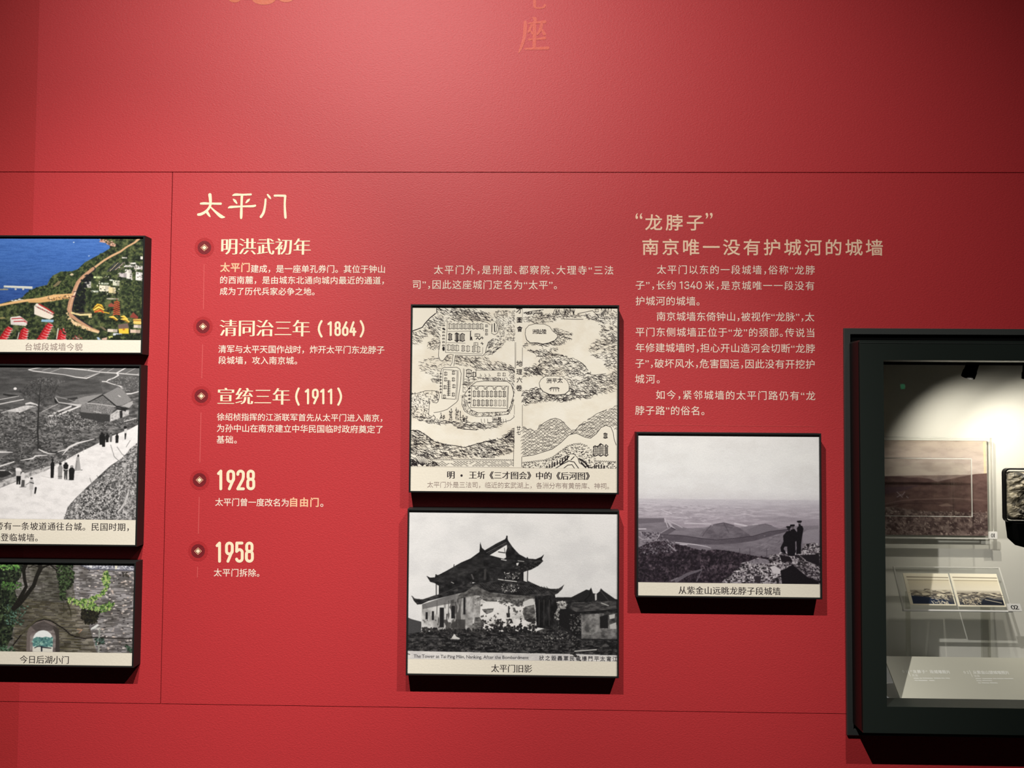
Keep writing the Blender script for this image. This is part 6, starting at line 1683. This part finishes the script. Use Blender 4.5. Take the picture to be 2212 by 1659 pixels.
a1 = Plane((0, PY - 0.006, 0))
m = MB(); ax1 = a1.px(2143, 1050)[0]; az1 = a1.px(2000, 944)[1]; az0 = a1.px(2000, 1163)[1]
m.box(px_l, ax1, PY - 0.010, PY - 0.004, az0, az1); cov = m.build('cover_sheet', M['acrylic'], ph); cov['label'] = 'clear acrylic sheet'
m = MB(); m.box(ax1 - .0015, ax1, PY - .011, PY - .003, az0, az1); m.box(px_l, ax1 - .0015, PY - .011, PY - .003, az0, az0 + .0025); m.box(px_l, ax1 - .0015, PY - .011, PY - .003, az1 - .0012, az1); m.build('cover_edge', M['acryledge'], cov)
a2 = Plane((0, PY - 0.045, 0))
bx1 = a2.px(2097, 1050)[0]; bz1 = a2.px(2000, 989)[1]; bz0 = a2.px(2000, 1115)[1]; bl = px_l + .004
m = MB(); m.box(bl, bx1, PY - .050, PY - .014, bz0, bz1); blk = m.build('acrylic_block', M['acrylic'], ph); blk['label'] = 'smaller clear acrylic block over the middle of the photograph'
m = MB(); m.box(bx1 - .0018, bx1, PY - .051, PY - .049, bz0, bz1); m.box(bl, bx1 - .0018, PY - .051, PY - .049, bz0, bz0 + .001); m.box(bl, bx1 - .0018, PY - .051, PY - .049, bz1 - .002, bz1); m.build('block_edge', M['acryledge'], blk)

M['tag'] = princ('white_number_tag', (0.85, 0.84, 0.80), 0.5, 0.4)
M['taglet'] = princ('tag_black', (0.02, 0.02, 0.02), 0.5, 0.3)
def number_tag(txt, box, plane, label, dth=0.004):
    a, b = plane.px(box[0], box[3]), plane.px(box[2], box[1])
    m = MB(); m.pbox(plane, a[0], b[0], a[1], b[1], 0, dth)
    v = np.array(m.v)
    t = thing('number_tag', label, 'tag', tuple(v.mean(0)), 'exhibit number tags')
    m.build('plate', M['tag'], t)
    k = Ink(plane, dth + 0.0002)
    w = box[2] - box[0]
    for i, ch in enumerate(txt):
        k.fit(ch, box[0] + w * (.20 + .34 * i), box[1] + (box[3] - box[1]) * .22, box[0] + w * (.20 + .34 * i) + w * (.28 if ch != '1' else .10), box[3] - (box[3] - box[1]) * .22, 'book')
    k.build('numerals', M['taglet'], t)
number_tag('01', (2135, 1148.5, 2152, 1163.5), Plane((0, PY - 0.0112, 0)), 'small white tag numbered 01 at the corner of the big brown photograph')

# tilted acrylic stand with two small photographs
D1, D2 = 1.72, 1.766
def at_depth(x, y, D): d = ray(x, y); return CAM + d * (D / d[1])
bl3, br3 = at_depth(1950, 1318, D1), at_depth(2188, 1323, D1)
tl3, tr3 = at_depth(1931, 1222, D2), at_depth(2160, 1227, D2)
Vv = (tl3 + tr3) / 2 - (bl3 + br3) / 2
Vv[0] = 0
TP = Plane((0, bl3[1], (bl3[2] + br3[2]) / 2), (1, 0, 0), Vv)
u0, v1, u1, v0 = TP.quad((1931, 1222), (2160, 1227), (2188, 1323), (1950, 1318))
st = thing('acrylic_stand', 'tilted clear acrylic stand holding two small photographs', 'display stand', ((u0 + u1) / 2, bl3[1], floor_z))
m = MB(); m.pbox(TP, u0, u1, v0, v1, -0.005, 0.0); pl_ = m.build('plate', M['acrylic'], st)
m = MB(); m.pbox(TP, u0, u1, v0, v0 + .0032, -0.006, 0.001); m.build('plate_edge', M['tag'], pl_)
m = MB(); m.pbox(TP, u0, u0 + .0028, v0 + .0033, v1, -0.005, 0.0005); m.pbox(TP, u1 - .0028, u1, v0 + .0033, v1, -0.005, 0.0005); m.pbox(TP, u0 + .003, u1 - .003, v1 - .0018, v1, -0.005, 0.0005); m.build('side_edge', M['acryledge'], pl_)
M['haze'] = clear('acrylic_leg', 0.12, (0.90, 0.90, 0.87), 0.1)
for xa, xb in ((2116, 2136),):
    for q, (e0, e1) in enumerate(((1955, 1963), (2117, 2135))):
        A_, B_ = at_depth(e0, 1340, D1 + .03), at_depth(e1, 1340, D1 + .03)
        m = MB(); m.box(A_[0], B_[0], bl3[1] + .022, bl3[1] + .028, floor_z + .0004, bl3[2] + .035); m.build('leg', M['haze'], st)
for i, (b, lb) in enumerate((((1954, 1239, 2059, 1309), 'small photograph of snowy hills on the tilted acrylic stand, farther from the 02 tag'), ((2051, 1241, 2164, 1312), 'small photograph of hills and dark woods on the tilted acrylic stand, nearer the 02 tag'))):
    q = ((1948, 1238), (2047, 1240), (2065, 1310), (1966, 1306)) if i == 0 else ((2048, 1238.5), (2152, 1241), (2172, 1312), (2070, 1310))
    a, b1, c, d = TP.quad(*q)
    t = thing('small_photograph', lb, 'photograph', tuple(TP.at(((a + c) / 2, d))[0]), 'small photographs on the acrylic stand')
    pt = Paint(0, 0, 105, 72, 2.0); paint_case_small(pt, i)
    pt.build('photo_print', TP, (a, b1, c, d), t, 0.0022)
    m = MB(); m.pbox(TP, a, c, d, b1, 0.0006, 0.0020); m.build('mount', M['tag'], t)
number_tag('02', (2178, 1305, 2201, 1321), Plane(TP.O + TP.N * 0.0016, TP.U, TP.V), 'small white tag numbered 02 on the lower corner of the tilted acrylic stand')

# stone fragment held by a black bracket on a post
SY = 0.13
SP = Plane((0, SY, 0))
sx0, sz1 = SP.px(2171, 1016); sz0 = SP.px(2171, 1123)[1]; sx1 = sx0 + 0.19
br = thing('stone_bracket', 'black bracket on a post carrying the dark stone', 'display stand', ((sx0 + sx1) / 2, SY, floor_z))
cx_, cz_ = (sx0 + sx1) / 2, (sz0 + sz1) / 2
def rrect(w_, h_, r_, n=7):
    o = []
    for (sx, sz, a0) in ((1, 1, 0), (-1, 1, 90), (-1, -1, 180), (1, -1, 270)):
        for kk in range(n):
            a = math.radians(a0 + 90 * kk / (n - 1))
            o.append((cx_ + sx * (w_ - r_) + r_ * math.cos(a), cz_ + sz * (h_ - r_) + r_ * math.sin(a)))
    return o
oo, ii = rrect((sx1 - sx0) / 2 + .003, (sz1 - sz0) / 2 + .0045, .010), rrect((sx1 - sx0) / 2 + .0006, (sz1 - sz0) / 2 + .0016, .009)
n = len(oo); v = [(x, SY - .004, z) for x, z in oo] + [(x, SY - .004, z) for x, z in ii] + [(x, SY + .007, z) for x, z in oo] + [(x, SY + .007, z) for x, z in ii]
f = []
for i in range(n):
    j = (i + 1) % n
    f += [(i, j, n + j, n + i), (2 * n + j, 2 * n + i, 3 * n + i, 3 * n + j), (j, i, 2 * n + i, 2 * n + j), (n + i, n + j, 3 * n + j, 3 * n + i)]
mesh('band', v, f, M['gloss'], br)
m = MB(); m.cyl((cx_, SY + .004, floor_z + .004), (cx_, SY + .004, sz0 - .005), .02, .02, 24); m.cyl((cx_, SY + .004, floor_z + .0003), (cx_, SY + .004, floor_z + .004), .05, .05, 32); m.build('post', M['black'], br)
m = MB(); qx = SP.px(2184, 1140)[0]; m.add([(qx, SY - .02, sz0 - .0045), (sx1 - .02, SY - .02, sz0 - .0045), (sx1 - .03, SY - .015, sz0 - .055), (qx + .02, SY - .015, sz0 - .055), (qx + .004, SY - .018, sz0 - .04),
                            (qx, SY + .02, sz0 - .0045), (sx1 - .02, SY + .02, sz0 - .0045), (sx1 - .03, SY + .02, sz0 - .055), (qx + .02, SY + .02, sz0 - .055), (qx + .004, SY + .02, sz0 - .04)],
                           [(0, 1, 2, 3, 4), (5, 9, 8, 7, 6), (0, 5, 6, 1), (1, 6, 7, 2), (2, 7, 8, 3), (3, 8, 9, 4), (4, 9, 5, 0)]); m.build('saddle', M['black'], br)
M['stone'] = princ('dark_rough_stone', (0.05, 0.045, 0.036), 0.55, 0.6)
nt = M['stone'].node_tree; b_ = nt.nodes['Principled BSDF']
tc = nt.nodes.new('ShaderNodeTexCoord'); n1 = nt.nodes.new('ShaderNodeTexNoise'); n1.inputs['Scale'].default_value = 55; n1.inputs['Detail'].default_value = 8; n1.inputs['Distortion'].default_value = 1.2
cr = nt.nodes.new('ShaderNodeValToRGB'); cr.color_ramp.elements[0].position = .35; cr.color_ramp.elements[0].color = (.030, .027, .022, 1); cr.color_ramp.elements[1].position = .72; cr.color_ramp.elements[1].color = (.46, .40, .27, 1)
nt.links.new(tc.outputs['Object'], n1.inputs['Vector']); nt.links.new(n1.outputs['Fac'], cr.inputs['Fac']); nt.links.new(cr.outputs['Color'], b_.inputs['Base Color'])
bp_ = nt.nodes.new('ShaderNodeBump'); bp_.inputs['Strength'].default_value = .9; bp_.inputs['Distance'].default_value = .004; nt.links.new(n1.outputs['Fac'], bp_.inputs['Height']); nt.links.new(bp_.outputs['Normal'], b_.inputs['Normal'])


rs = np.random.RandomState(5)
A_ = fbm(41, 61, 9, 6, 7, 5); A2 = fbm(41, 61, 3, 2.5, 9, 3)
vs, fs = [], []
NX, NZ = 61, 41
for side, yy in ((0, -1), (1, 1)):
    for j in range(NZ):
        for i in range(NX):
            s_, t_ = i / (NX - 1) * 2 - 1, j / (NZ - 1) * 2 - 1
            ed = max(0.0, 1 - max(abs(s_), abs(t_)) ** 7)
            cc = max(0.0, abs(t_) - .80) / .20; cd = max(0.0, abs(s_) - .88) / .12
            x = cx_ + s_ * ((sx1 - sx0) / 2 - .0006 - .005 * cc * cc * cd); z = cz_ + t_ * ((sz1 - sz0) / 2 - .0003 - .005 * cd * cd * cc)
            if t_ > 0: z -= (t_ ** 2) * (.002 + .012 * max(0, s_ + .55) * A_[20, i])
            dpt = (.018 + .022 * (A_[j, i] - .4) + .010 * (A2[j, i] - .5)) * (0.25 + .75 * ed)
            vs.append((x, SY + .004 + yy * max(dpt, .004), z))
    o_ = side * NX * NZ
    for j in range(NZ - 1):
        for i in range(NX - 1):
            q = (o_ + j * NX + i, o_ + j * NX + i + 1, o_ + (j + 1) * NX + i + 1, o_ + (j + 1) * NX + i)
            fs.append(q if side == 0 else q[::-1])
S_ = NX * NZ
loop = [i for i in range(NX)] + [j * NX + NX - 1 for j in range(1, NZ)] + [(NZ - 1) * NX + i for i in range(NX - 2, -1, -1)] + [j * NX for j in range(NZ - 2, 0, -1)]
for a, b in zip(loop, loop[1:] + loop[:1]): fs.append((a, S_ + a, S_ + b, b))

so = mesh('stone_fragment', vs, fs, M['stone'], None, (cx_, SY, sz0), smooth=False)
tag(so, 'dark rough stone fragment with ochre patches held in a black bracket', 'stone')

# sloping label board at the front of the case
E1, E2 = 1.520, 1.588
b_l, b_r = at_depth(1944, 1510, E1), at_depth(2212, 1512, E1)
t_l, t_r = at_depth(1912, 1417, E2), at_depth(2212, 1421, E2)
Vv = (t_l + t_r) / 2 - (b_l + b_r) / 2; Vv[0] = 0
LB = Plane((0, b_l[1], floor_z + .0030), (1, 0, 0), Vv)
lu0, lv1, _, _ = LB.quad((1911.5, 1417.5), (2212, 1421), (2212, 1511.5), (1945, 1510)); lu0 = LB.px(1945, 1509)[0]
lu1 = lu0 + 0.80
M['board'] = grain(princ('sage_grey_label_board', (0.64, 0.63, 0.52), 0.6, 0.3), 900, 0.08, 0.0004, 0.02)
M['boardink'] = princ('white_label_print', (1.0, 1.0, 0.93), 0.5, 0.3)
lb = thing('label_board', 'sloping sage-grey label board with white print along the case bottom', 'label board', ((lu0 + lu1) / 2, b_l[1], floor_z))
m = MB(); m.pbox(LB, lu0, lu1, 0.0, lv1, -0.003, 0.0); m.build('panel', M['board'], lb)
for q in (lu0 + .05, lu1 - .06):
    m = MB(); yb = LB.at((0, lv1 * .8))[0]; zf = floor_z + .0006; m.add([(q, b_l[1] + .010, zf), (q, yb[1] + .03, zf), (q, yb[1] + .006, yb[2] - .006), (q + .004, b_l[1] + .010, zf), (q + .004, yb[1] + .03, zf), (q + .004, yb[1] + .006, yb[2] - .006)],
                   [(0, 2, 1), (3, 4, 5), (0, 1, 4, 3), (1, 2, 5, 4), (2, 0, 3, 5)]); m.build('support', M['base'], lb)
k = Ink(LB, 0.0003)
L0 = (1930, 1430, 7.844)
def bline(txt, x0, x1, y, em, st='bold'): k.line(txt, L0[0] + x0 / L0[2], L0[0] + x1 / L0[2], L0[1] + y / L0[2], em=em, style=st, punct=B7, ys=1.0)
bline('01', 150, 222, 158, 8.5, 'book'); k.stroke([(240, 135, 8), (285, 240, 8)], L0, smooth=2); bline('“龙脖子”', 290, 575, 164, 8.2); bline('段城墙照片', 615, 955, 168, 8.6); bline('民国', 318, 408, 228, 5.6, 'book')
def bars(rows):
    for y, segs in rows:
        for a, b in segs: k.stroke([(a, y, 13), (b, y + 3, 13)], L0, smooth=2)
bars([(276, [(345, 425), (445, 480), (500, 660), (690, 800), (815, 865), (885, 950)]), (313, [(362, 408), (425, 570), (610, 690)])])
k.build('label_print', M['boardink'], lb)
k = Ink(LB, 0.0003)
bline('02', 1188, 1272, 174, 8.5, 'book'); k.stroke([(1285, 145, 8), (1335, 250, 8)], L0, smooth=2); bline('从紫金山望城墙照片', 1345, 1955, 178, 8.8); bline('民国', 1370, 1455, 238, 5.6, 'book')
bars([(284, [(1395, 1480), (1505, 1670), (1690, 1745), (1760, 1865), (1880, 2025)]), (318, [(1410, 1485), (1510, 1665)]), (355, [(1440, 1475), (1500, 1620), (1640, 1760)])])
k.build('label_print', M['boardink'], lb)

# green exit signs on the far wall: they mirror in the case glass
M['exit'] = glow('green_exit_sign_face', (0.02, 0.60, 0.25), 1.3)
def mirrored_sign(px, py, w_, h_, label):
    d = ray(px, py); g = CAM + d * ((-0.044 - CAM[1]) / d[1])
    r_ = d * np.array([1, -1, 1]); t_ = (-5.985 - g[1]) / r_[1]; q = g + r_ * t_
    t = thing('exit_sign', label, 'sign', (q[0], -6.0, q[2] - h_ / 2), 'green exit signs')
    m = MB(); m.box(q[0] - w_ / 2 - .006, q[0] + w_ / 2 + .006, -6.0, -5.985, q[2] - h_ / 2 - .006, q[2] + h_ / 2 + .006); m.build('housing', M['frame'], t)
    m = MB(); m.box(q[0] - w_ / 2, q[0] + w_ / 2, -5.985, -5.983, q[2] - h_ / 2, q[2] + h_ / 2); m.build('lit_face', M['exit'], t)
mirrored_sign(1950.5, 835, .042, .048, 'small green exit light mirrored in the dark upper corner of the case glass')
end_glyphs()
